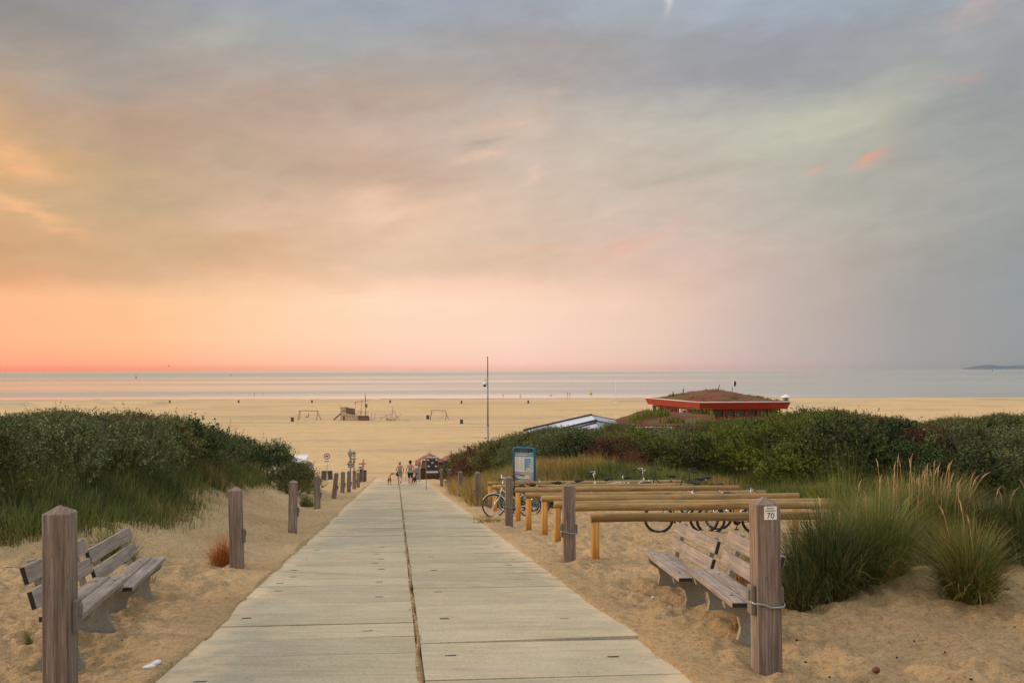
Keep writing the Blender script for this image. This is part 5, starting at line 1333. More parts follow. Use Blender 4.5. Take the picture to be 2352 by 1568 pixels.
def dog(p, label, rz, coat, L=.62, H=.56, head=(.16, .04), k=1.0):
    """stands along +y; head turned by head=(x,z)"""
    t = thing('dog', label, 'dog', tuple(p), rz); t.scale = (k, k, k)
    b = H*.86
    J = [(0, -.25, b, .085, .095), (0, -.05, b-.01, .075, .085), (0, .17, b-.035, .092, .125), (0, .29, b+.06, .062, .075), (head[0]*.5, .38, b+.20+head[1], .048, .052), (head[0]*.9, .44, b+.26+head[1], .055, .055), (head[0]*1.9, .50, b+.235+head[1], .030, .030), (head[0]*2.4, .53, b+.225+head[1], .022, .022),
         (-.07, -.27, b-.10, .058, .07), (-.08, -.20, b-.24, .036, .04), (-.08, -.34, b-.34, .020, .022), (-.08, -.31, .05, .017, .018), (-.08, -.27, .02, .020, .016),
         (.07, -.27, b-.10, .058, .07), (.08, -.24, b-.24, .036, .04), (.08, -.40, b-.33, .020, .022), (.08, -.36, .05, .017, .018), (.08, -.32, .02, .020, .016),
         (-.06, .19, b-.15, .040, .048), (-.065, .17, b-.28, .026, .028), (-.065, .19, .05, .016, .017), (-.065, .22, .02, .020, .015),
         (.06, .19, b-.15, .040, .048), (.065, .23, b-.27, .026, .028), (.065, .27, .05, .016, .017), (.065, .30, .02, .020, .015),
         (0, -.36, b+.02, .022), (.0, -.46, b-.10, .015), (.02, -.52, b-.22, .010)]
    E = [(0, 1), (1, 2), (2, 3), (3, 4), (4, 5), (5, 6), (6, 7), (0, 8), (8, 9), (9, 10), (10, 11), (11, 12), (0, 13), (13, 14), (14, 15), (15, 16), (16, 17), (2, 18), (18, 19), (19, 20), (20, 21), (2, 22), (22, 23), (23, 24), (24, 25), (0, 26), (26, 27), (27, 28)]
    body = skin('body', J, E, MT[coat], t, 2, 0)
    m = MB()
    for s in (-1, 1):
        e = Vector((head[0]*.9-s*.0, .43, b+.31+head[1]))+Vector((s*.045, 0, 0)); m.add([e+Vector((-.025, 0, 0)), e+Vector((.025, 0, 0)), e+Vector((s*.03, 0, .035)), e+Vector((s*.05, .02, -.05)), e+Vector((0, .02, 0))], [(0, 1, 2), (0, 2, 3), (1, 4, 2), (4, 3, 2), (0, 3, 4), (0, 4, 1)])
    m.build('ears', MT[coat], t); m = MB(); m.ball((head[0]*2.45, .535, b+.235+head[1]), .014, 6); m.build('nose', MT['black'], t)
    return t
MT['foxcoat'] = plain('orange brown coat', (.42, .14, .05, 1), .8, 0, .3, 6)
MT['darkcoat'] = plain('dark brown coat', (.075, .035, .028, 1), .8, 0, .3, 6)
def on_path(px, Y): p = AD(px, 1100, Y); p.z = -.0896*Y; return p
YW = 68.6
p1 = on_path(918.3, YW); p2q = on_path(942.4, YW)
arm1 = (((-.26, -.02, 1.13), (-.17, .06, .95)), ((.27, .04, 1.14), (.22, .16, .93)))
w1 = person(p1, 'person in salmon cap, grey top and grey shorts walking away with a black bag', 1.58, .08, 'walk', 'top1', 'short1', .56, 'skinc', arm1, 'hair', 'cap', 'dark', 1)
m = MB(); m.ball((-.20, -.04, .80), .12, 10, sc=(.65, .8, 1.35)); bg_ = m.build('hip_bag', MT['short2'], w1)
m = MB(); m.tube([(.158*math.cos(a), .13*math.sin(a), .955+.025*math.cos(a)) for a in np.linspace(0, 2*PI, 20)[:-1]], .014, 5, closed=True); m.build('belt', MT['short2'], w1)
w2 = person(p2q, 'person with dark hair, patterned tank top and black knee shorts walking away', 1.66, -.02, 'walk', 'top2', 'short2', .50, 'skinc', (((-.27, -.02, 1.12), (-.30, .06, .88)), ((.27, -.03, 1.12), (.28, .05, .88))), 'hair', None, 'pinkshoe' if 'pinkshoe' in MT else 'white')
d1 = dog(on_path(894.5, YW+.2), 'orange brown dog with head turned to the right, left of the walkers', .12, 'foxcoat', head=(.20, -.03), k=1.05)
d2 = dog(on_path(951.8, YW+1.2), 'dark brown dog walking on the right side of the second walker', -.15, 'darkcoat', head=(.06, .0), k=1.0)
def leash(a, b, lab):
    m = MB(); A_, B_ = Vector(a), Vector(b); pts = []
    for k in range(9):
        f = k/8; q = A_.lerp(B_, f); q.z -= .16*math.sin(PI*f); pts.append(q)
    m.tube(pts, .009, 5); meta(m.build('leash', MT['metal']), lab, 'leash')
hand1 = w1.matrix_basis@Vector((-.17, .10, .88)); leash(hand1, Vector(d1.location)+Vector((.12, .40, .66)), 'slack leash between the capped walker and the orange brown dog')
hand2 = w2.matrix_basis@Vector((.28, .08, .80)); leash(hand2, Vector(d2.location)+Vector((.0, .33, .60)), 'leash between the dark haired walker and the dark brown dog')
m = MB(); hh_ = w2.matrix_basis@Vector((-.30, .09, .80)); m.tube([hh_, hh_+Vector((-.02, 0, -.25)), hh_+Vector((-.05, 0, -.5)), hh_+Vector((-.03, .02, -.28))], .012, 5); meta(m.build('leash', MT['metal']), 'folded spare leash hanging from the left hand of the dark haired walker', 'leash')
# swing rider, seated
def seated(p, label, rz=0):
    t = thing('person', label, 'person', tuple(p), rz)
    J = [(0, 0, .0, .13, .12), (-.04, 0, .22, .11, .09), (-.10, 0, .42, .14, .09), (-.12, 0, .55, .045), (-.13, 0, .68, .085), (.28, -.08, .02, .08), (.62, -.08, .05, .055), (.95, -.08, .06, .04), (1.02, -.08, .14, .035), (.28, .08, .02, .08), (.62, .08, .05, .055), (.95, .08, .06, .04), (1.02, .08, .14, .035),
         (-.10, -.17, .46, .05), (-.02, -.24, .30, .04), (.03, -.22, .52, .03), (-.10, .17, .46, .05), (-.02, .24, .30, .04), (.03, .22, .52, .03)]
    J = [(-j[0],)+tuple(j[1:]) for j in J]
    E = [(0, 1), (1, 2), (2, 3), (3, 4), (0, 5), (5, 6), (6, 7), (7, 8), (0, 9), (9, 10), (10, 11), (11, 12), (2, 13), (13, 14), (14, 15), (2, 16), (16, 17), (17, 18)]
    skin('body', J, E, MT['skinc'], t, 1, 0)
    skin('shirt', [(0, 0, .03, .15, .14), (.04, 0, .22, .13, .11), (.10, 0, .43, .16, .11)], [(0, 1), (1, 2)], plain('lilac shirt', (.30, .22, .30, 1), .9), t, 1)
    skin('trousers', [(0, 0, .02, .145, .135), (-.3, -.08, .03, .10), (-.68, -.08, .05, .075), (-.3, .08, .03, .10), (-.68, .08, .05, .075)], [(0, 1), (1, 2), (0, 3), (3, 4)], plain('dark trousers', (.05, .03, .04, 1), .9), t, 1)
    m = MB(); m.ball((.14, 0, .72), .11, 10); m.build('hair', MT['hair'], t); return t
sp = Vector(p) if False else P(708.8, 964.0); seated(sp+Vector((-.05, -.05, .84)), 'person in lilac shirt sitting on the swing with legs stretched out')
# strollers at the waterline
far = [(584, 911.3, 'dark figure in the shallow water, above the left beach', .02, 'short2', 1.5), (603.5, 910.8, 'slim figure beside another at the left waterline', .02, 'top1', 1.6), (1155.5, 913.0, 'dark dressed person walking at the waterline right of the camera pole', .02, 'short2', 1.7),
       (1194.8, 913.5, 'person in brown walking at the waterline between pole and dog', .02, 'hull2', 1.8), (1303.3, 910.4, 'taller one of two people side by side at the waterline', .02, 'redtop', 1.85), (1309, 910.6, 'shorter one of two people side by side at the waterline', .02, 'redtop', 1.6)]
MT['redtop'] = plain('dull red clothing', (.16, .05, .06, 1), .9)
for k, (px, py, lab, _, tp, hh) in enumerate(far):
    q = P(px, py); t = thing('person', lab, 'person', (q.x, q.y, max(q.z, SEA-.2)), random.uniform(-1.5, 1.5)); t.scale = (hh/1.7,)*3
    lg = .18 if k % 2 else .10
    J = [(0, 0, .92, .14), (0, 0, 1.2, .16, .11), (0, 0, 1.40, .08), (0, 0, 1.5, .05), (0, 0, 1.62, .10), (-.08, lg, .5, .075), (-.08, lg*1.6, .05, .05), (.08, -lg, .5, .075), (.08, -lg*1.6, .05, .05), (-.2, .0, 1.36, .05), (-.26, .05, 1.1, .04), (-.25, .12, .85, .035), (.2, .0, 1.36, .05), (.26, -.05, 1.1, .04), (.25, .02, .85, .035)]
    E = [(0, 1), (1, 2), (2, 3), (3, 4), (0, 5), (5, 6), (0, 7), (7, 8), (2, 9), (9, 10), (10, 11), (2, 12), (12, 13), (13, 14)]
    skin('body', J, E, MT['skinc'], t, 1, 0)
    skin('clothing', [(0, 0, .75, .13), (0, 0, .95, .17, .14), (0, 0, 1.2, .185, .13), (0, 0, 1.40, .11), (-.08, lg*.6, .6, .10), (.08, -lg*.6, .6, .10)], [(0, 1), (1, 2), (2, 3), (0, 4), (0, 5)], MT[tp], t, 1, 0)
    m = MB(); m.ball((0, 0, 1.66), .12, 8); m.build('hair', MT['hair'], t)
MT['blackcoat'] = plain('black coat', (.02, .018, .018, 1), .8)
q = P(1266, 911); dog((q.x, q.y, q.z), 'black dog at the waterline left of the two people', 1.5, 'blackcoat', head=(.02, -.1), k=1.5)
q = P(2105, 907.5); t = thing('person', 'person in red and white crouching at the right waterline', 'person', (q.x, q.y, q.z))
skin('body', [(0, 0, .35, .2), (-.05, 0, .75, .24, .18), (0, 0, 1.0, .07), (0, 0, 1.15, .11), (.25, -.1, .5, .10), (.3, -.1, .1, .07), (-.22, -.1, .5, .1), (-.3, -.1, .1, .07), (.25, 0, .8, .06), (.32, -.15, .5, .05)], [(0, 1), (1, 2), (2, 3), (0, 4), (4, 5), (0, 6), (6, 7), (1, 8), (8, 9)], MT['skinc'], t, 1)
skin('red_shirt', [(-.02, 0, .45, .25, .2), (-.05, 0, .8, .27, .2)], [(0, 1)], MT['red'], t, 1); m = MB(); m.ball((-.35, 0, .25), .28, 8, sc=(1, 1, .8)); m.build('bag', MT['redtop'], t)
# little craft on the water, a buoy, a gull
def yacht(px, py, lab, k=1.0):
    d = ray(px, py); tt = (SEA-EYE)/d.z; q = Vector((d.x*tt, d.y*tt, SEA)); t = thing('sailing_boat', lab, 'boat', tuple(q), .3); t.scale = (k, k, k)
    m = MB(); m.prism([(-3, 0), (-2.6, -.6), (2.4, -.6), (3.6, .5), (-3, .3)], 1.8, Matrix.Rotation(PI/2, 4, 'X')@Matrix.Translation((0, .3, 0))); m.build('hull', MT['dark'], t)
    m = MB(); m.cyl((0, 0, .3), (0, 0, 8), .09, n=6); m.build('mast', MT['dark'], t)
    m = MB(); m.add([(.2, 0, 1.2), (.2, 0, 7.6), (2.9, .3, 1.3), (.2, .06, 1.2), (.2, .06, 7.6), (2.9, .36, 1.3)], [(0, 1, 2), (3, 5, 4), (0, 3, 4, 1), (1, 4, 5, 2), (0, 2, 5, 3)]); m.build('sail', MT['hull2'], t); return t
yacht(311.5, 868.5, 'tiny dark boat on the sea, leftmost', .75); yacht(530, 862.5, 'tiny brownish boat on the sea above the second far bin', .7); yacht(2279, 852, 'tiny dark boat on the sea below the far hills', 1.15)
d = ray(1357, 904.8); tt = (SEA-EYE)/d.z; q = Vector((d.x*tt, d.y*tt, SEA)); t = thing('buoy', 'small yellow buoy floating close to the shore', 'buoy', tuple(q))
m = MB(); m.lathe([(0, -.2), (.7, 0), (.8, .4), (.35, .8), (.1, 1.5), (0, 1.6)], (0, 0, 0), 12); m.build('float', plain('yellow buoy paint', (.5, .35, .05, 1), .5), t)
q = AD(388, 840.5, 420); t = thing('gull', 'gull flying just above the horizon at left', 'bird', tuple(q))
m = MB(); m.tube([(-.35, 0, 0), (-.1, 0, .02), (.2, 0, .02), (.38, 0, 0)], [.02, .1, .09, .03], 6)
for s in (-1, 1): m.add([(-.1, 0, .05), (.15, 0, .05), (.1, s*.55, .35), (-.1, s*1.1, .12), (-.08, s*.5, .26), (0, s*.3, .1)], [(0, 1, 5), (1, 2, 5), (2, 3, 4), (2, 4, 5), (4, 0, 5)])
m.build('body', plain('grey gull', (.22, .17, .15, 1), .8), t)
# ================================================================== signs at the beach entrance
def sign_round(px, pyc, base, Y, r, front, lean, label, kind):
    p = AD(px, base, Y); p.z = gz(p.x, Y); zc = AD(px, pyc, Y).z-p.z
    t = thing('road_sign', label, 'sign', tuple(p)); t.rotation_euler = (0, lean, 0)
    m = MB(); m.cyl((0, 0, -.4), (0, 0, zc+r*.8), .03, n=10); m.build('pole', MT['metal'], t)
    m = MB(); m.cyl((0, -.035, zc), (0, -.05, zc), r, n=36, smooth=False); f = m.build('disc', front, t); return t, zc
t, zc = sign_round(711.5, 1069, 1108, 73, .30, MT['metal'], -.035, 'grey back of a round road sign at the end of the left dune', 0)
t, zc = sign_round(751, 1047.3, 1103, 80, .25, MT['red'], 0, 'round red and white sign with a black horse rider, above two bins', 1)
m = MB(); m.cyl((0, -.051, zc), (0, -.056, zc), .185, n=32, smooth=False); m.build('white_field', MT['white'], t)
m = MB(); HM = Matrix.Translation((0, -.060, zc))@Matrix.Rotation(PI/2, 4, 'X')
m.prism([(-.115, .02), (-.09, .05), (-.05, .035), (.05, .035), (.085, .075), (.115, .06), (.12, .035), (.08, .0), (.07, -.03), (.085, -.09), (.065, -.095), (.04, -.035), (-.04, -.035), (-.06, -.095), (-.085, -.09), (-.075, -.02), (-.11, -.01)], .004, HM)
m.prism([(-.02, .036), (-.025, .10), (-.005, .13), (.02, .11), (.03, .036)], .004, Matrix.Translation((0, -.0605, zc))@Matrix.Rotation(PI/2, 4, 'X')); m.build('horse_rider_symbol', MT['ink'], t)
m = MB(); m.box((0, -.05, zc-.40), (.46, .012, .20), bev=.004); pl = m.build('sub_plate', MT['cream'], t); m = MB(); m.box((0, -.058, zc-.38), (.36, .003, .03)); m.box((0, -.058, zc-.43), (.30, .003, .03)); m.build('print', MT['metal'], pl)
# signposts full of boards
CC = {'teal': (.08, .17, .18), 'grey': (.30, .28, .25), 'dgreen': (.05, .09, .08), 'brown': (.13, .06, .045), 'orange': (.45, .17, .05), 'slate': (.07, .09, .10), 'red': (.25, .05, .05), 'white': (.62, .6, .55)}
def cc(n): return plain('board '+n, CC[n]+(1,), .8)
def cv(cx_, cy_): return (890+cx_/7.127)*.7396, (1340+cy_/7.127)*.7396
def signpost(x, ytop, Y, boards, lab):
    pxx, _ = cv(x, 0); p = AD(pxx, 1100, Y); p.z = gz(p.x, Y); sc_ = .7396/7.127*Y/FPX
    t = thing('signpost', lab, 'signpost', tuple(p)); zt = AD(pxx, cv(0, ytop)[1], Y).z-p.z
    m = MB(); m.cyl((0, 0, -.4), (0, 0, zt), .04, n=10); m.build('pole', MT['old'], t)
    for k, (x0, x1, y0, y1, c) in enumerate(boards):
        X0, X1 = (x0-x)*sc_, (x1-x)*sc_; z1 = AD(pxx, cv(0, y0)[1], Y).z-p.z; z0 = AD(pxx, cv(0, y1)[1], Y).z-p.z
        hh = (z1-z0)/2; tip = .06; M_ = Matrix.Translation((0, -.05-.004*k, (z0+z1)/2))@Matrix.Rotation(PI/2, 4, 'X')@Matrix.Rotation(random.uniform(-.06, .06), 4, 'Z')
        if abs(X0) > abs(X1): o_ = [(X1, -hh), (X1, hh), (X0+tip, hh), (X0, 0), (X0+tip, -hh)]
        else: o_ = [(X0, -hh), (X1-tip, -hh), (X1, 0), (X1-tip, hh), (X0, hh)]
        m = MB(); m.prism(o_, .02, M_); b_ = m.build('direction_board', cc(c), t)
        if hh > .03:
            m = MB(); m.box(M_@Vector(((X0+X1)/2, 0, .0125)), ((X1-X0)*.55, .003, hh*.45)); m.build('faded_print', cc('white' if c in ('teal', 'slate', 'dgreen', 'brown', 'red') else 'slate'), b_)
    return t
signpost(1415, 372, 62, [(1378, 1434, 375, 422, 'white'), (1375, 1480, 428, 447, 'grey'), (1358, 1492, 455, 487, 'teal'), (1356, 1485, 490, 512, 'grey'), (1376, 1474, 518, 550, 'dgreen'), (1385, 1452, 560, 584, 'grey'), (1402, 1484, 588, 618, 'brown'), (1390, 1470, 628, 652, 'grey'), (1350, 1456, 656, 682, 'orange'), (1343, 1502, 696, 734, 'slate'), (1368, 1484, 738, 788, 'teal')], 'signpost crowded with coloured boards pointing left, teal one lowest')
signpost(1490, 432, 64, [(1480, 1546, 454, 478, 'brown'), (1480, 1548, 486, 508, 'grey'), (1482, 1546, 522, 546, 'grey'), (1465, 1556, 588, 612, 'brown'), (1480, 1532, 628, 648, 'red'), (1468, 1536, 658, 688, 'red')], 'slimmer signpost with brown and red boards pointing right')
pxx = cv(1687, 0)[0]; p = AD(pxx, 1100, 78); p.z = gz(p.x, 78); zt = AD(pxx, cv(0, 612)[1], 78).z-p.z; zb = AD(pxx, cv(0, 706)[1], 78).z-p.z
t = thing('cross_signpost', 'dark post with one pink board across it, behind the lone bin', 'signpost', tuple(p))
m = MB(); m.tube([(0, 0, -.4), (.0, 0, zt*.5), (.03, 0, zt)], [.075, .065, .045], 8); m.build('pole', MT['old'], t)
m = MB(); M_ = Matrix.Translation((0, -.08, zb))@Matrix.Rotation(PI/2, 4, 'X')@Matrix.Rotation(.05, 4, 'Z'); m.prism([(-.30, -.06), (.27, -.045), (.34, .0), (.27, .045), (-.30, .05), (-.34, 0)], .03, M_); m.build('board', plain('faded pink board', (.55, .12, .13, 1), .7), t)
p = AD(cv(1636, 0)[0], 1100, 75); p.z = gz(p.x, 75); t = thing('small_notice_stand', 'small dark notice box on a stake beside the lone bin', 'notice stand', tuple(p))
z0 = AD(848, cv(0, 860)[1], 75).z-p.z; m = MB(); m.cyl((0, 0, -.3), (0, 0, z0+.1), .025, n=8); m.build('stake', MT['dark'], t); m = MB(); m.box((0, -.03, z0+.16), (.21, .06, .26), bev=.01); bx = m.build('box', MT['dark'], t); m = MB(); m.box((0, -.062, z0+.17), (.15, .004, .07)); m.build('label_field', MT['cream'], bx)
# banner
Yb = 57.6; p = AD(978.8, 1100, Yb); p.z = -.0896*Yb; z1 = AD(980, 1048.5, Yb).z-p.z; z0 = AD(980, 1085.5, Yb).z-p.z; Wb = 27.2/FPX*Yb
t = thing('banner_stand', 'dark advertising banner with five small pictures on an orange brown frame at the path edge', 'banner', tuple(p), 0)
MT['brownp'] = plain('orange brown pole', (.30, .13, .055, 1), .7)
m = MB(); m.cyl((0, 0, -.3), (0, 0, z1+.02), .02, n=8); m.cyl((0, 0, z0-.04), (Wb+.02, 0, z0-.02), .02, n=8); m.cyl((Wb+.02, 0, z0-.04), (Wb+.02, 0, z1), .014, n=8); m.build('frame', MT['brownp'], t)
m = MB(); m.box((Wb/2+.01, -.03, (z0+z1)/2), (Wb-.02, .012, z1-z0)); bn = m.build('banner_cloth', plain('dark slate banner', (.035, .035, .05, 1), .6), t)
def bq(fx0, fx1, fy0, fy1, mat, nm, dy=.004):
    m = MB(); m.box((.02+Wb*(fx0+fx1)/2, -.037-dy, z1-(z1-z0)*(fy0+fy1)/2), (Wb*(fx1-fx0), .003, (z1-z0)*(fy1-fy0))); m.build(nm, mat, bn)
bq(0, .97, 0, .07, MT['white'], 'white_band'); bq(0, .97, .90, .99, MT['white'], 'white_band'); bq(0, .97, .84, .895, plain('blue band', (.06, .18, .28, 1), .6), 'blue_band')
for fx, fy in ((.14, .21), (.84, .20), (.50, .38), (.18, .60), (.80, .60)):
    bq(fx-.09, fx+.09, fy-.055, fy+.01, MT['white'], 'picture', .004); bq(fx-.085, fx+.085, fy+.012, fy+.055, plain('warm food picture', (.45, .16, .07, 1), .6), 'picture', .004)
m = MB(); cxx = .02+Wb*.49; cz_ = z1-(z1-z0)*.09; m.tube([(cxx+.055*math.cos(a), -.045, cz_+.055*math.sin(a)) for a in np.linspace(0, 2*PI, 24)[:-1]], .008, 5, closed=True); m.build('round_emblem_ring', MT['white'], bn)
m = MB(); m.cyl((cxx, -.040, cz_), (cxx, -.044, cz_), .05, n=20, smooth=False); m.build('round_emblem', MT['dark'], bn)
# map board with blue frame
Yi = 38.2; pl_ = AD(1180.5, 1100, Yi+.2); pr_ = AD(1228, 1100, Yi-.22); p = Vector(((pl_.x+pr_.x)/2, Yi, 0)); p.z = gz(p.x, Yi); wd = (pr_-pl_).length; yaw = math.atan2(pr_.y-pl_.y, pr_.x-pl_.x)
t = thing('map_board', 'tall map and information board in a rounded blue tube frame behind the rails', 'information board', tuple(p), yaw)
H_ = AD(1204, 1029, Yi).z-p.z; MT['blue'] = plain('blue frame paint', (.012, .12, .26, 1), .4, 0, .06, 3, 0)
m = MB(); hw = wd/2; pts = [(-hw, 0, -.4), (-hw, 0, H_-.10)]+[(-hw+.10-.10*math.cos(a), 0, H_-.10+.10*math.sin(a)) for a in np.linspace(.3, PI/2, 5)]+[(hw-.10+.10*math.sin(a), 0, H_-.10+.10*math.cos(a)) for a in np.linspace(0, PI/2-.3, 5)]+[(hw, 0, H_-.10), (hw, 0, -.4)]
m.tube(pts, .042, 10); m.build('frame', MT['blue'], t)
zt, zb = H_-.17, .5; pw = wd-.09
m = MB(); m.box((0, 0, (zt+zb)/2), (pw, .03, zt-zb)); bd = m.build('board', MT['cream'], t)
def fl(nm, x0, x1, y0, y1, col, dy=.002, rough=.5):
    m = MB(); m.box((-pw/2+pw*(x0+x1)/2, -.0165-dy, zt-(zt-zb)*(y0+y1)/2), (pw*(x1-x0), .002, (zt-zb)*(y1-y0))); return m.build(nm, plain('print '+nm+str(col), (*col, 1), rough, 0, .03, 5, 0), bd)
def shape(nm, pts, col, dy):
    m = MB(); M_ = Matrix.Translation((-pw/2, -.0165-dy, zt))@Matrix.Rotation(PI/2, 4, 'X'); m.prism([(x*pw, -y*(zt-zb)) for x, y in pts], .002, M_); m.build(nm, plain('print '+nm+str(col), (*col, 1), .5, 0, .03, 5, 0), bd)
fl('title_band', .005, .995, .0, .105, (.16, .32, .42)); fl('title_line', .005, .995, .105, .112, (.05, .12, .12))
for x0, x1 in ((.05, .14), (.165, .28), (.30, .42), (.435, .66)): fl('title_words', x0, x1, .05, .075, (.55, .60, .62), .005)
for c0 in (.06, .29):
    fl('text_heading', c0+.02, c0+.16, .148, .158, (.30, .26, .22))
    for k in range(15): fl('text_lines', c0, c0+.185-.05*((k % 5) == 4), .185+k*.0205, .196+k*.0205, (.64, .59, .50))
fl('sea_chart', .52, .95, .145, .50, (.16, .34, .48)); shape('coast', [(.86, .17), (.95, .16), (.95, .26), (.88, .25)], (.50, .52, .38), .006); shape('coast', [(.78, .27), (.93, .25), (.95, .31), (.84, .30)], (.52, .54, .44), .006)
shape('coast', [(.72, .335), (.80, .31), (.90, .33), (.95, .40), (.90, .42), (.82, .37)], (.56, .58, .40), .006); shape('coast', [(.60, .46), (.68, .42), (.80, .41), (.92, .44), (.95, .50), (.62, .50)], (.56, .58, .42), .006); fl('place_mark', .69, .73, .325, .345, (.5, .04, .08), .009)
fl('red_rule', .005, .995, .525, .533, (.50, .12, .09)); fl('lower_sea', .005, .995, .537, .995, (.36, .36, .48))
shape('lower_island', [(.05, .70), (.3, .62), (.5, .57), (.66, .56), (.80, .61), (.92, .68), (.93, .72), (.05, .73)], (.42, .42, .12), .006); shape('lower_island_pale', [(.12, .70), (.36, .64), (.62, .61), (.78, .64), (.86, .70), (.85, .725), (.12, .725)], (.60, .60, .46), .009)
fl('lower_band', .005, .995, .735, .745, (.5, .35, .36), .006); shape('second_map', [(.05, .77), (.2, .79), (.4, .80), (.6, .78), (.6, .90), (.08, .90)], (.62, .32, .08), .006); fl('pink_panel', .65, .93, .765, .84, (.55, .03, .10), .006)
# ================================================================== buildings
# left kiosk
a = AD(709.6, 1044.5, 78.5); b = AD(698, 1061.6, 72.0); zr = (a.z+b.z)/2
t = thing('beach_hut', 'small hut with a flat pale roof behind the end of the left dune', 'hut', (b.x-1.6, 75, plane(75)))
m = MB(); x1a, x1b, x0 = a.x-(b.x-1.6), 0+1.6, -1.2
zz = zr-float(plane(75)); m.add([(x0, -3, zz-.12), (x1b, -3, zz-.12), (x1a, 3.5, zz-.12), (x0, 3.5, zz-.12), (x0, -3, zz), (x1b, -3, zz), (x1a, 3.5, zz), (x0, 3.5, zz)], [(0, 3, 2, 1), (4, 5, 6, 7), (0, 1, 5, 4), (1, 2, 6, 5), (2, 3, 7, 6), (3, 0, 4, 7)]); m.build('roof', MT['white'], t)
m = MB(); W4 = [(x0+.2, -2.7), (x1b-.3, -2.7), (x1a-.35, 3.2), (x0+.2, 3.2)]; m.add([(x_, y_, -.5) for x_, y_ in W4]+[(x_, y_, zz-.12) for x_, y_ in W4], [(k, (k+1) % 4, 4+(k+1) % 4, 4+k) for k in range(4)]); m.build('wall', MT['cream'], t)
# long white roof between dune and beach
A_ = AD(1358.4, 953.3, 106); L_ = AD(1210.8, 988, 96); B_ = AD(1412, 963.8, 104)
t = thing('beach_shed', 'long shed with a white pitched roof edged in dark trim, behind the right dune', 'building', (A_.x, A_.y, gz(A_.x, A_.y)))
oA = Vector(t.location); n_ = Vector((.5, -7.5, -1.25)); mid_ = Vector((.22, -3.4, -.42))
def quad(mb, a, b, c, d, th=.12):
    mb.add([a-oA, b-oA, c-oA, d-oA]+[q-oA-Vector((0, 0, th)) for q in (a, b, c, d)], [(0, 1, 2, 3), (7, 6, 5, 4), (0, 4, 5, 1), (1, 5, 6, 2), (2, 6, 7, 3), (3, 7, 4, 0)])
m = MB(); quad(m, L_, A_, A_+mid_, L_+mid_); quad(m, L_+mid_-Vector((0, 0, .25)), A_+mid_-Vector((0, 0, .25)), A_+n_, L_+n_); m.build('roof', plain('white roof sheeting', (.62, .60, .62, 1), .6), t)
m = MB(); quad(m, A_, B_, B_+n_*.9, A_+n_*.9); m.build('roof_side', plain('grey roof sheeting', (.30, .31, .33, 1), .5), t)
m = MB()
for u0, u1 in ((L_, A_), (L_+mid_, A_+mid_)): m.tube([u0-oA+Vector((-.3, 0, .02)), u1-oA+Vector((0, 0, .05))], .12, 6)
m.tube([A_-oA, B_-oA], .07, 6); m.tube([A_+mid_-oA, B_+mid_-oA], .07, 6); m.build('dark_trim', MT['dark'], t)
m = MB(); m.add([L_-oA+Vector((.8, -.2, -.12)), A_-oA+Vector((0, -.2, -.12)), B_-oA+Vector((-.3, -.2, -.12)), B_+n_-oA+Vector((-.3, .3, -.1)), A_+n_-oA+Vector((0, .3, -.12)), L_+n_-oA+Vector((.8, .3, -.12))]+[Vector((q.x, q.y, -2)) for q in (L_-oA+Vector((.8, -.2, 0)), A_-oA+Vector((0, -.2, 0)), B_-oA+Vector((-.3, -.2, 0)), B_+n_-oA+Vector((-.3, .3, 0)), A_+n_-oA, L_+n_-oA+Vector((.8, .3, 0)))], [(k, (k+1) % 6, 6+(k+1) % 6, 6+k) for k in range(6)]); m.build('wall', MT['cream'], t)
# red pavilion
Fc = AD(1606.4, 924.2, 130); Lc = AD(1481.5, 913.6, 150); Rc = AD(1816.3, 923.0, 131); Bc = Lc+(Rc-Fc)
zf = (Fc.z+Rc.z)/2; 
for q in (Fc, Lc, Rc, Bc): q.z = zf
Lc.z = AD(1481.5, 913.6, Lc.y).z; Bc.z = Lc.z
cen = (Fc+Lc+Rc+Bc)/4; og = Vector((cen.x, cen.y, gz(cen.x, cen.y)))
t = thing('beach_pavilion', 'red pavilion with a domed red and green planted roof above the right dune', 'pavilion', tuple(og))
MT['redwall'] = plain('red painted fascia', (.24, .020, .011, 1), .55, 0, .10, .6, 0); MT['dkred'] = plain('dark red posts', (.26, .035, .02, 1), .6)
def rel(v): return v-og
cor = [Fc, Rc, Bc, Lc]
def inset(q, f, dz=0): r_ = cen.lerp(q, f); return Vector((r_.x, r_.y, q.z+dz))
m = MB(); up_ = [rel(q) for q in cor]; dn_ = [rel(inset(q, .955, -.92)) for q in cor]
m.add(up_+dn_, [(k, (k+1) % 4, 4+(k+1) % 4, 4+k) for k in range(4)]+[(7, 6, 5, 4)]); fs_ = m.build('fascia', MT['redwall'], t)
m = MB()
for k in range(4):
    a, b = up_[k], up_[(k+1) % 4]; m.tube([a+Vector((0, 0, .03)), b+Vector((0, 0, .03))], .055, 6)
m.build('white_edge', MT['white'], fs_)
MT['sedum'] = None
def sedum():
    m, nt, b = newmat('sedum roof planting'); g = N(nt, 'ShaderNodeNewGeometry'); v = g.outputs['Position']
    n1 = noise(nt, v, .55, 4, .6); n2 = noise(nt, v, 4, 4, .7)
    ad = N(nt, 'ShaderNodeMath', operation='MULTIPLY_ADD'); ad.inputs[1].default_value = .5; nt.links.new(n2.outputs[0], ad.inputs[0]); nt.links.new(n1.outputs[0], ad.inputs[2])
    r = ramp(nt, ad.outputs[0], [(.62, (.09, .018, .010)), (.74, (.19, .034, .014)), (.80, (.14, .060, .018)), (.87, (.07, .085, .016))]); nt.links.new(r.outputs[0], b.inputs['Base Color']); b.inputs['Roughness'].default_value = .95
    bump(nt, b, n2.outputs[0], .8, .2); return m
MT['sedum'] = sedum()
m = MB(); nx = 28; vs = []
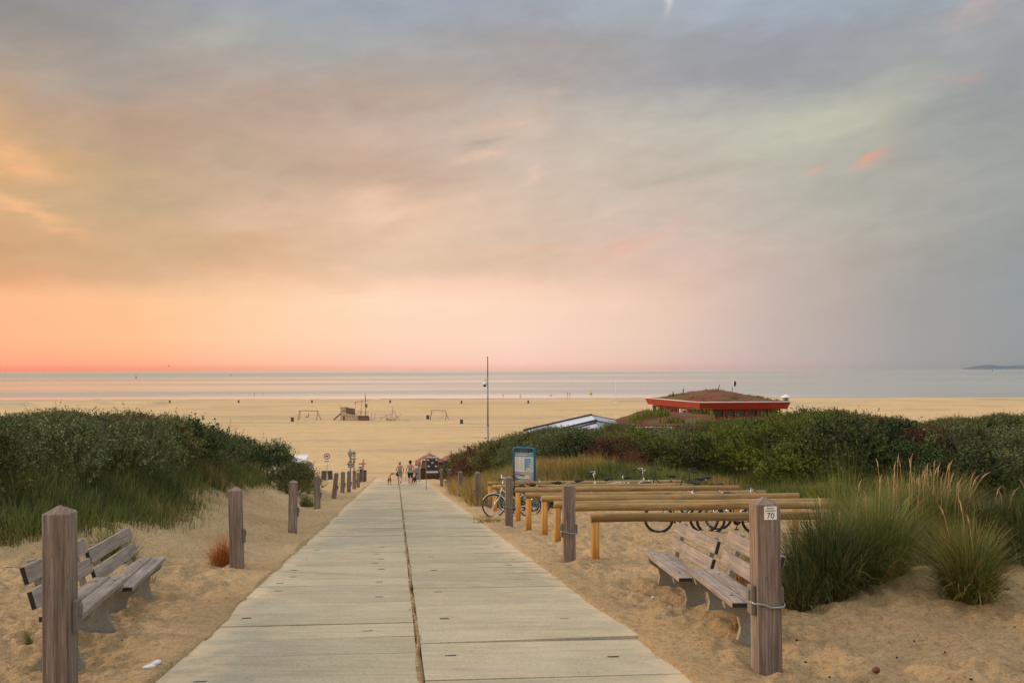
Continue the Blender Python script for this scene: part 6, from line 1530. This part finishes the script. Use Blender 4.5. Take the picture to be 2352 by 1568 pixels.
for jy in range(nx+1):
    for ix in range(nx+1):
        fx, fy = ix/nx, jy/nx; q = (Fc*(1-fx)+Rc*fx)*(1-fy)+(Lc*(1-fx)+Bc*fx)*fy
        hgt = 1.4*(1-abs(2*fx-1)**1.6)*(1-abs(2*fy-1)**1.6)
        hgt += float(vnoise(fx*22, fy*22, 5))*.14*(0 < ix < nx and 0 < jy < nx)
        vs.append(rel(Vector((q.x, q.y, q.z+.03+hgt))))
m.add(vs, [(b*(nx+1)+a, b*(nx+1)+a+1, (b+1)*(nx+1)+a+1, (b+1)*(nx+1)+a) for b in range(nx) for a in range(nx)], 0, True); rf = m.build('planted_roof', MT['sedum'], t)
g = np.random.default_rng(44); n = 900; fx = g.uniform(.05, .95, n); fy = g.uniform(.05, .95, n)
B0 = np.stack([np.array((Fc*(1-a)+Rc*a)*(1-b)+(Lc*(1-a)+Bc*a)*b)+np.array([0, 0, 1.4*(1-abs(2*a-1)**1.6)*(1-abs(2*b-1)**1.6)]) for a, b in zip(fx, fy)])-np.array(og)
cl = vnoise(fx*7, fy*7, 9) > .12; B0 = B0[cl]; B0 = np.repeat(B0, 5, 0)+g.normal(0, .15, (len(B0)*5, 3))*[1, 1, .1]
V, F = blades(B0, g.uniform(.25, .6, len(B0)), dirs(len(B0), g), np.abs(g.normal(.3, .2, len(B0))), np.full(len(B0), .07), 2, 3); fast_mesh('roof_plants', V, F, MT['lime'], t)
# walls, posts and glazing under the roof
zl = rel(Fc).z-.92; lowz = -1.0
wc = [rel(inset(q, .84)) for q in cor]
m = MB()
for k in range(4):
    a, b = wc[k], wc[(k+1) % 4]; a = Vector((a.x, a.y, 0)); b = Vector((b.x, b.y, 0))
    vs = [a+Vector((0, 0, lowz)), b+Vector((0, 0, lowz)), b+Vector((0, 0, zl+.02)), a+Vector((0, 0, zl+.02))]; m.add(vs, [(0, 1, 2, 3)])
glass = plain('dark window glass', (.05, .055, .06, 1), .12, 0, .3, .4, 0, .8); m.build('glazing', glass, t)
for k, n_p in ((3, 13), (0, 7)):
    a, b = rel(inset(cor[k], .865)), rel(inset(cor[(k+1) % 4], .865))
    for q in range(n_p+1):
        c_ = a.lerp(b, q/n_p); m = MB(); m.box((c_.x, c_.y, (zl+lowz)/2), (.16, .22, zl-lowz)); m.build('post', MT['dkred'], t)
m = MB()
for k in (3, 0):
    a, b = rel(inset(cor[k], .862)), rel(inset(cor[(k+1) % 4], .862)); 
    for zz_ in (zl-1.05, zl-2.6, zl-.14):
        m.tube([Vector((a.x, a.y, zz_)), Vector((b.x, b.y, zz_))], .09, 4, smooth=False)
m.build('sill_beams', MT['dkred'], t)
m = MB()
for f_, s_ in ((.62, 1), (.70, .9), (.12, .8)): 
    c_ = rel(inset(Lc, .87)).lerp(rel(inset(Fc, .87)), f_); m.box((c_.x-.05, c_.y-.1, zl-.45), (.5, .4, .55*s_))
m.build('window_posters', MT['cream'], t)
def flue(px, py0, py1, Y, lab, r=.16, cap=True):
    a = AD(px, py1, Y); b = AD(px, py0, Y); tt_ = thing('flue_pipe', lab, 'flue pipe', (a.x, a.y, a.z-.6)); m = MB(); m.cyl((0, 0, 0), (0, 0, b.z-a.z+.6), r, n=12); m.build('pipe', MT['dark'], tt_)
    m = MB(); m.lathe([(0, .25), (r*1.9, .1), (r*1.9, 0), (0, 0)], (0, 0, b.z-a.z+.55), 12); m.build('cowl', MT['dark'], tt_); m = MB(); m.lathe([(0, 0), (r*2.6, 0), (r*1.2, .28), (0, .28)], (0, 0, .45), 12); m.build('collar', MT['white'], tt_)
def v8(cx_, cy_): return (1850+cx_/3.136)*.7396, (1130+cy_/3.136)*.7396
for cx_, y0, y1, r, lab in ((578, 412, 492, .2, 'black flue pipe under the left eave of the red pavilion'), (866, 462, 505, .16, 'short black flue pipe with a wide cowl before the pavilion windows'), (946, 440, 512, .2, 'taller of two black flue pipes near the front corner of the pavilion'), (990, 450, 512, .17, 'right one of two black flue pipes near the front corner of the pavilion')):
    a = v8(cx_, y0); b = v8(cx_, y1); flue(a[0], a[1], b[1], 127, lab, r)
for cx_, y0, y1, lab in ((754, 264, 290, 'left short vent stub on the planted pavilion roof'), (853, 240, 266, 'right short vent stub on the planted pavilion roof')):
    a = v8(cx_, y0); b = v8(cx_, y1+4); q0, q1 = AD(*a, 142), AD(*b, 142); tt_ = thing('vent_stub', lab, 'vent', tuple(q1)); m = MB(); m.cyl((0, 0, -.6), (0, 0, q0.z-q1.z), .07, n=10); m.build('pipe', MT['dark'], tt_)
# flag, leaning poles and the white lantern chimney
a = v8(1342, 155); b = v8(1342, 268); q0, q1 = AD(*a, 146), AD(*b, 146); t_ = thing('flag_mast', 'white mast with a limp dark flag behind the pavilion roof', 'flag', (q1.x, q1.y, q1.z-2)); hh = q0.z-q1.z+2
m = MB(); m.cyl((0, 0, 0), (0, 0, hh), .07, n=8); m.build('mast', MT['white'], t_)
m = MB(); w_ = .5; fo = [(.07, 0, hh-.1), (.22, .06, hh-.15), (.38, -.05, hh-.3), (.42, .03, hh-.6), (.32, -.03, hh-.85), (.15, .02, hh-1.0), (.07, 0, hh-.9)]; m.add(fo+[(x_, y_+.04, z_) for x_, y_, z_ in fo], [tuple(range(7)), tuple(range(13, 6, -1))]+[(k, (k+1) % 7, 7+(k+1) % 7, 7+k) for k in range(7)]); m.build('flag_cloth', MT['slatec'] if 'slatec' in MT else plain('dark flag cloth', (.04, .045, .07, 1), .9), t_)
for (xa, ya, xb, yb, lab) in ((1208, 198, 1184, 248, 'thin leaning stick left of the flag on the pavilion'), (1334, 222, 1328, 265, 'short stick leaning at the foot of the flag mast')):
    q0, q1 = AD(*v8(xa, ya), 144), AD(*v8(xb, yb), 144); m = MB(); m.cyl(q1-Vector((0, 0, .5)), q0, .05, n=6); meta(m.build('stick', MT['dark']), lab, 'stick')
q = AD(*v8(1852, 362), 132); t_ = thing('roof_lantern', 'white lantern shaped chimney at the right corner of the pavilion roof', 'chimney', tuple(q)); u_ = 1/3.136*.7396*132/FPX
m = MB(); m.lathe([(0, 72*u_), (8*u_, 66*u_), (50*u_, 40*u_), (52*u_, 37*u_), (0, 37*u_)], (0, 0, 0), 20); m.build('cap', MT['white'], t_)
m = MB()
for k in range(4):
    a = PI/4+PI/2*k; m.cyl((22*u_*math.cos(a), 22*u_*math.sin(a), 0), (34*u_*math.cos(a), 34*u_*math.sin(a), 38*u_), .05, n=6)
m.build('struts', MT['metal'], t_); m = MB(); m.cyl((0, 0, -.4), (0, 0, 6*u_), 36*u_, n=18); m.cyl((0, 0, 6*u_), (0, 0, 34*u_), 12*u_, n=12); m.build('drum', MT['metal'], t_)
# low planted roof in front of the pavilion
t_ = thing('planted_annex', 'low annex roof covered in rusty sedum and green shoots, left of the pavilion', 'annex', (AD(1540, 950, 122).x, 122, gz(20, 122)))
oo = Vector(t_.location); c00, c10, c01, c11 = AD(1375, 976, 114), AD(1650, 978, 114), AD(1482, 940.5, 125), AD(1640, 951, 125)
m = MB(); vs = []; nx = 20
for jy in range(nx+1):
    for ix in range(nx+1):
        fx, fy = ix/nx, jy/nx; q = (c00*(1-fx)+c10*fx)*(1-fy)+(c01*(1-fx)+c11*fx)*fy
        vs.append(q-oo+Vector((0, 0, .12*math.sin(PI*fx)*math.sin(PI*fy)+.12*float(vnoise(fx*12, fy*12, 7)))))
m.add(vs, [(b*(nx+1)+a, b*(nx+1)+a+1, (b+1)*(nx+1)+a+1, (b+1)*(nx+1)+a) for b in range(nx) for a in range(nx)], 0, True); m.build('planted_roof', MT['sedum'], t_)
m = MB(); cs = [c00, c10, c11, c01]; m.add([q-oo-Vector((0, 0, .1)) for q in cs]+[Vector((q.x, q.y, oo.z))-oo+Vector((0, 0, -1)) for q in cs], [(k, (k+1) % 4, 4+(k+1) % 4, 4+k) for k in range(4)]); m.build('wall', MT['cream'], t_)
n = 1800; fx = g.uniform(.15, .98, n); fy = g.uniform(.1, .98, n); B0 = np.stack([np.array((c00*(1-a)+c10*a)*(1-b)+(c01*(1-a)+c11*a)*b-oo) for a, b in zip(fx, fy)]); cl = vnoise(fx*8, fy*5, 19) > -.02; B0 = B0[cl]
V, F = blades(B0, g.uniform(.4, 1.3, len(B0)), dirs(len(B0), g), np.abs(g.normal(.2, .15, len(B0))), np.full(len(B0), .11), 3, 3); fast_mesh('foliage', V, F, MT['lime'], t_)
# thatched parasols and terrace screens
def thatch():
    m, nt, b = newmat('reed thatch'); tc_ = N(nt, 'ShaderNodeTexCoord'); mp = N(nt, 'ShaderNodeMapping'); mp.inputs['Scale'].default_value = (9, 9, .7); nt.links.new(tc_.outputs['Object'], mp.inputs[0]); n = noise(nt, mp.outputs[0], 2.5, 4, .7)
    r = ramp(nt, n.outputs[0], [(.3, (.18, .075, .045)), (.5, (.34, .15, .09)), (.7, (.45, .23, .14))]); nt.links.new(r.outputs[0], b.inputs['Base Color']); b.inputs['Roughness'].default_value = 1; bump(nt, b, n.outputs[0], .8, .1); return m
MT['thatch'] = thatch()
for px, py, Y, r, lab in ((986.5, 1040, 90, 1.32, 'nearest thatched parasol, left of the banner'), (1036.8, 1041.5, 96, 1.45, 'middle thatched parasol behind the terrace counter'), (1063, 1043, 101, 1.3, 'rightmost thatched parasol, mostly behind the dune')):
    q = AD(px, py, Y); gz_ = float(plane(Y)); t_ = thing('thatched_parasol', lab, 'parasol', (q.x, Y, gz_), 0, 'thatched parasols on the beach terrace'); h = q.z-gz_
    m = MB(); m.cyl((0, 0, -.3), (0, 0, h+.1), .05, n=8); m.build('pole', MT['old'], t_)
    m = MB(); nn = 48; prof = [(.03, h), (r*.45, h-.30), (r*.85, h-.62), (r*1.0, h-.76), (r*.985, h-1.12), (r*.9, h-1.08), (r*.5, h-.55)]; m.lathe(prof, (0, 0, 0), nn); m.build('thatch_cap', MT['thatch'], t_)
    vs = m.v
    F0 = g.uniform(0, 2*PI, 420); rr0 = g.uniform(.25, 1.0, 420)*r; zz0 = h-.06-rr0/r*.72
    B0 = np.stack([rr0*np.cos(F0), rr0*np.sin(F0), zz0], -1); lo = np.stack([np.cos(F0), np.sin(F0)], -1); V, F = blades(B0, np.full(420, .3), lo, np.full(420, 2.3), np.full(420, .035), 3, 2); fast_mesh('reed_fringe', V, F, MT['thatch'], t_)
MT['terr'] = wood('dark red terrace boards', (.055, .024, .016), (.10, .042, .028), (.15, .065, .04), 'X', 7, False)
def vb(cx_, cy_): return (1140+cx_/5.88)*.7396, (1360+cy_/5.88)*.7396
Yt = 87.0; q = AD(*vb(940, 740), Yt); q.z = float(plane(Yt)); t_ = thing('terrace_screen', 'dark red terrace fence with sloping glass wind screen and grey corner post', 'terrace screen', tuple(q))
u_ = .7396/5.88*Yt/FPX
m = MB(); m.box((330*u_, .3, 95*u_), (650*u_, .08, 200*u_)); m.build('boarding', MT['terr'], t_)
m = MB(); m.box((22*u_, 0, 100*u_), (44*u_, .3, 205*u_)); m.build('corner_post', MT['post'], t_)
m = MB(); m.add([(40*u_, .1, 195*u_), (130*u_, .1, 195*u_), (130*u_, .1, 350*u_), (60*u_, .1, 350*u_)]+[(40*u_, .15, 195*u_), (130*u_, .15, 195*u_), (130*u_, .15, 350*u_), (60*u_, .15, 350*u_)], [(0, 1, 2, 3), (7, 6, 5, 4), (0, 4, 5, 1), (1, 5, 6, 2), (2, 6, 7, 3), (3, 7, 4, 0)]); m.build('glass_panel', plain('tinted screen glass', (.10, .085, .06, 1), .15, 0, .2, 1, 0, .8), t_)
m = MB(); m.tube([(38*u_, .05, 195*u_), (58*u_, .05, 352*u_), (132*u_, .05, 352*u_)], .03, 6); m.build('screen_frame', MT['cream'], t_)
m = MB(); m.box((470*u_, .2, 305*u_), (430*u_, .5, 10*u_)); m.box((480*u_, .5, 240*u_), (400*u_, .06, 110*u_)); m.build('counter', MT['terr'], t_)
for k_ in range(5):
    m = MB(); m.cyl((455*u_+k_*13*u_, .2, 310*u_), (455*u_+k_*13*u_, .2, 335*u_), .045, n=8); meta(m.build('bottle', MT['dark']), None); o_ = COL.objects[-1] if False else bpy.data.objects[-1]
for ob in [o for o in COL.objects if o.name.startswith('bottle')]:
    ob.location = t_.location; meta(ob, 'dark bottle or jar standing on the terrace counter under the thatched parasol', 'bottle', 'jars on the terrace counter')
Yq = 88.5
t_ = thing('potted_plant', 'leafy green plant behind the left end of the terrace fence', 'potted plant', tuple(AD(*vb(935, 660), Yq)-Vector((0, 0, .9))))
m = MB(); m.lathe([(0, 0), (.22, 0), (.3, .55), (0, .55)], (0, 0, 0), 12); m.build('pot', MT['dark'], t_)
B0 = g.normal(0, .13, (260, 3))*[1, 1, .2]+[0, 0, .9]; V, F = blades(B0, g.uniform(.4, 1.0, 260), dirs(260, g), np.abs(g.normal(.9, .4, 260)), np.full(260, .06), 4, 1); fast_mesh('leaves', V, F, MT['darkg'], t_)
q = AD(*vb(1660, 400), 78); t_ = thing('palm_plant', 'bright green fan shaped palm between the thatched parasols and the dune', 'palm', (q.x, q.y, gz(q.x, q.y)))
hh = q.z-gz(q.x, q.y)+.2; m = MB(); m.cyl((0, 0, -.2), (0, 0, hh*.8), .09, .07, n=8); m.build('trunk', MT['old'], t_)
B0 = g.normal(0, .08, (150, 3))+[0, 0, hh*.8]; V, F = blades(B0, g.uniform(.6, 1.15, 150), dirs(150, g), np.abs(g.normal(1.1, .4, 150)), np.full(150, .055), 5, 1); fast_mesh('crown', V, F, MT['palm'] if 'palm' in MT else leafmat('palm green', [(.02, .07, .015), (.04, .12, .03), (.07, .17, .04)], .5, .3, .1, 2), t_)
Yq = 80; q = on_path(957.5, Yq); t_ = thing('menu_stand', 'grey menu stand with a white sheet behind the right dog', 'stand', tuple(q))
m = MB(); m.box((-.12, 0, .5), (.05, .3, 1.05)); m.box((.22, 0, .5), (.05, .3, 1.05)); m.box((.05, 0, .62), (.3, .03, .75)); m.build('frame', plain('grey stand', (.30, .29, .25, 1), .7), t_); m = MB(); m.box((-.02, -.03, 1.16), (.22, .02, .18)); m.build('sheet', MT['white'], t_)
# ================================================================== small things on the sand
g = np.random.default_rng(91)
def debris(name, lab, cat, grp, n, reg, mat, size, fl=.5):
    m = MB(); m.ball((0, 0, 0), 1, 8, sc=(1, .6, fl))
    for i_, v in enumerate(m.v):
        f_ = 1+.5*float(vnoise(v[0]*2+5, v[1]*2+v[2], 3)); m.v[i_] = (v[0]*f_, v[1]*f_, v[2]*f_)
    src = m.build(name, mat); first = True
    for (px, py) in reg:
        q = P(px, py); o_ = src if first else src.copy()
        if not first: COL.objects.link(o_)
        first = False; s_ = size*g.uniform(.7, 1.4); o_.location = q+Vector((0, 0, s_*.25)); o_.scale = (s_,)*3; o_.rotation_euler = (g.uniform(-.3, .3), g.uniform(-.3, .3), g.uniform(0, 6)); meta(o_, lab, cat, grp)
Wd = plain('dark driftwood bit', (.035, .018, .014, 1), .95)
debris('wood_chip', 'dark chip of wood lying on the trampled sand', 'wood chip', 'dark chips of wood on the sand', 0,
       [(1484, 1322), (1412, 1322), (1508, 1338), (1565, 1326), (1330, 1305), (1390, 1341), (1180, 1285), (2013, 1540), (2170, 1498), (2100, 1472), (2252, 1382), (1755, 1415), (1850, 1520), (2330, 1440), (1990, 1430), (1620, 1480), (640, 1196), (620, 1204), (660, 1220), (590, 1255), (720, 1200), (500, 1240), (425, 1262), (300, 1575), (88, 1405), (340, 1445), (280, 1470), (1440, 1420), (1700, 1500), (2060, 1510), (2230, 1560), (1830, 1470), (1905, 1555), (2290, 1510)], Wd, .013)
debris('pebble', 'small reddish pebble lying on the sand near the bottom edge', 'pebble', None, 0, [(2012, 1540)], plain('reddish pebble', (.16, .06, .035, 1), .8), .045, .8)
debris('shell_bit', 'white shell fragment lying on the sand', 'shell fragment', 'white shell fragments on the sand', 0, [(405, 1274), (437, 1257), (1985, 1235), (1500, 1372), (1640, 1395), (2210, 1330), (610, 1300), (1990, 1310)], MT['white'], .022)
q = P(344, 1536); m = MB(); m.ball((0, 0, .02), .07, 12, sc=(1.2, .45, .35)); m.ball((.06, .0, .035), .045, 10, sc=(1, .6, .5)); o_ = m.build('feather_shell', MT['white']); o_.location = q; o_.rotation_euler = (0, -.15, .7); meta(o_, 'white shell or scrap lying beside the lower left path edge', 'shell')
def twig(pts, r, lab):
    P3 = [P(*a)+Vector((0, 0, .015)) for a in pts]; m = MB(); m.tube(P3, [r*(1-.5*k/len(P3)) for k in range(len(P3))], 6); meta(m.build('twig', MT['twigd']), lab, 'twig')
MT['twigd'] = plain('dark brown twig', (.06, .03, .022, 1), .95)
twig([(2180, 1400), (2215, 1388), (2240, 1385), (2275, 1372)], .014, 'long dark twig lying on the sand right of the separate marram clump')
twig([(2280, 1352), (2310, 1356), (2350, 1350)], .014, 'dark twig lying at the right edge of the picture')
twig([(14, 1305), (40, 1306), (62, 1301)], .012, 'dark twig lying on the sand at the left edge')
twig([(1945, 1512), (1965, 1520), (1985, 1522)], .006, 'thin short twig right of the foot of the numbered post')
twig([(1400, 1194), (1412, 1193), (1425, 1195)], .02, 'dark stick lying behind the rails beside the orange poles')
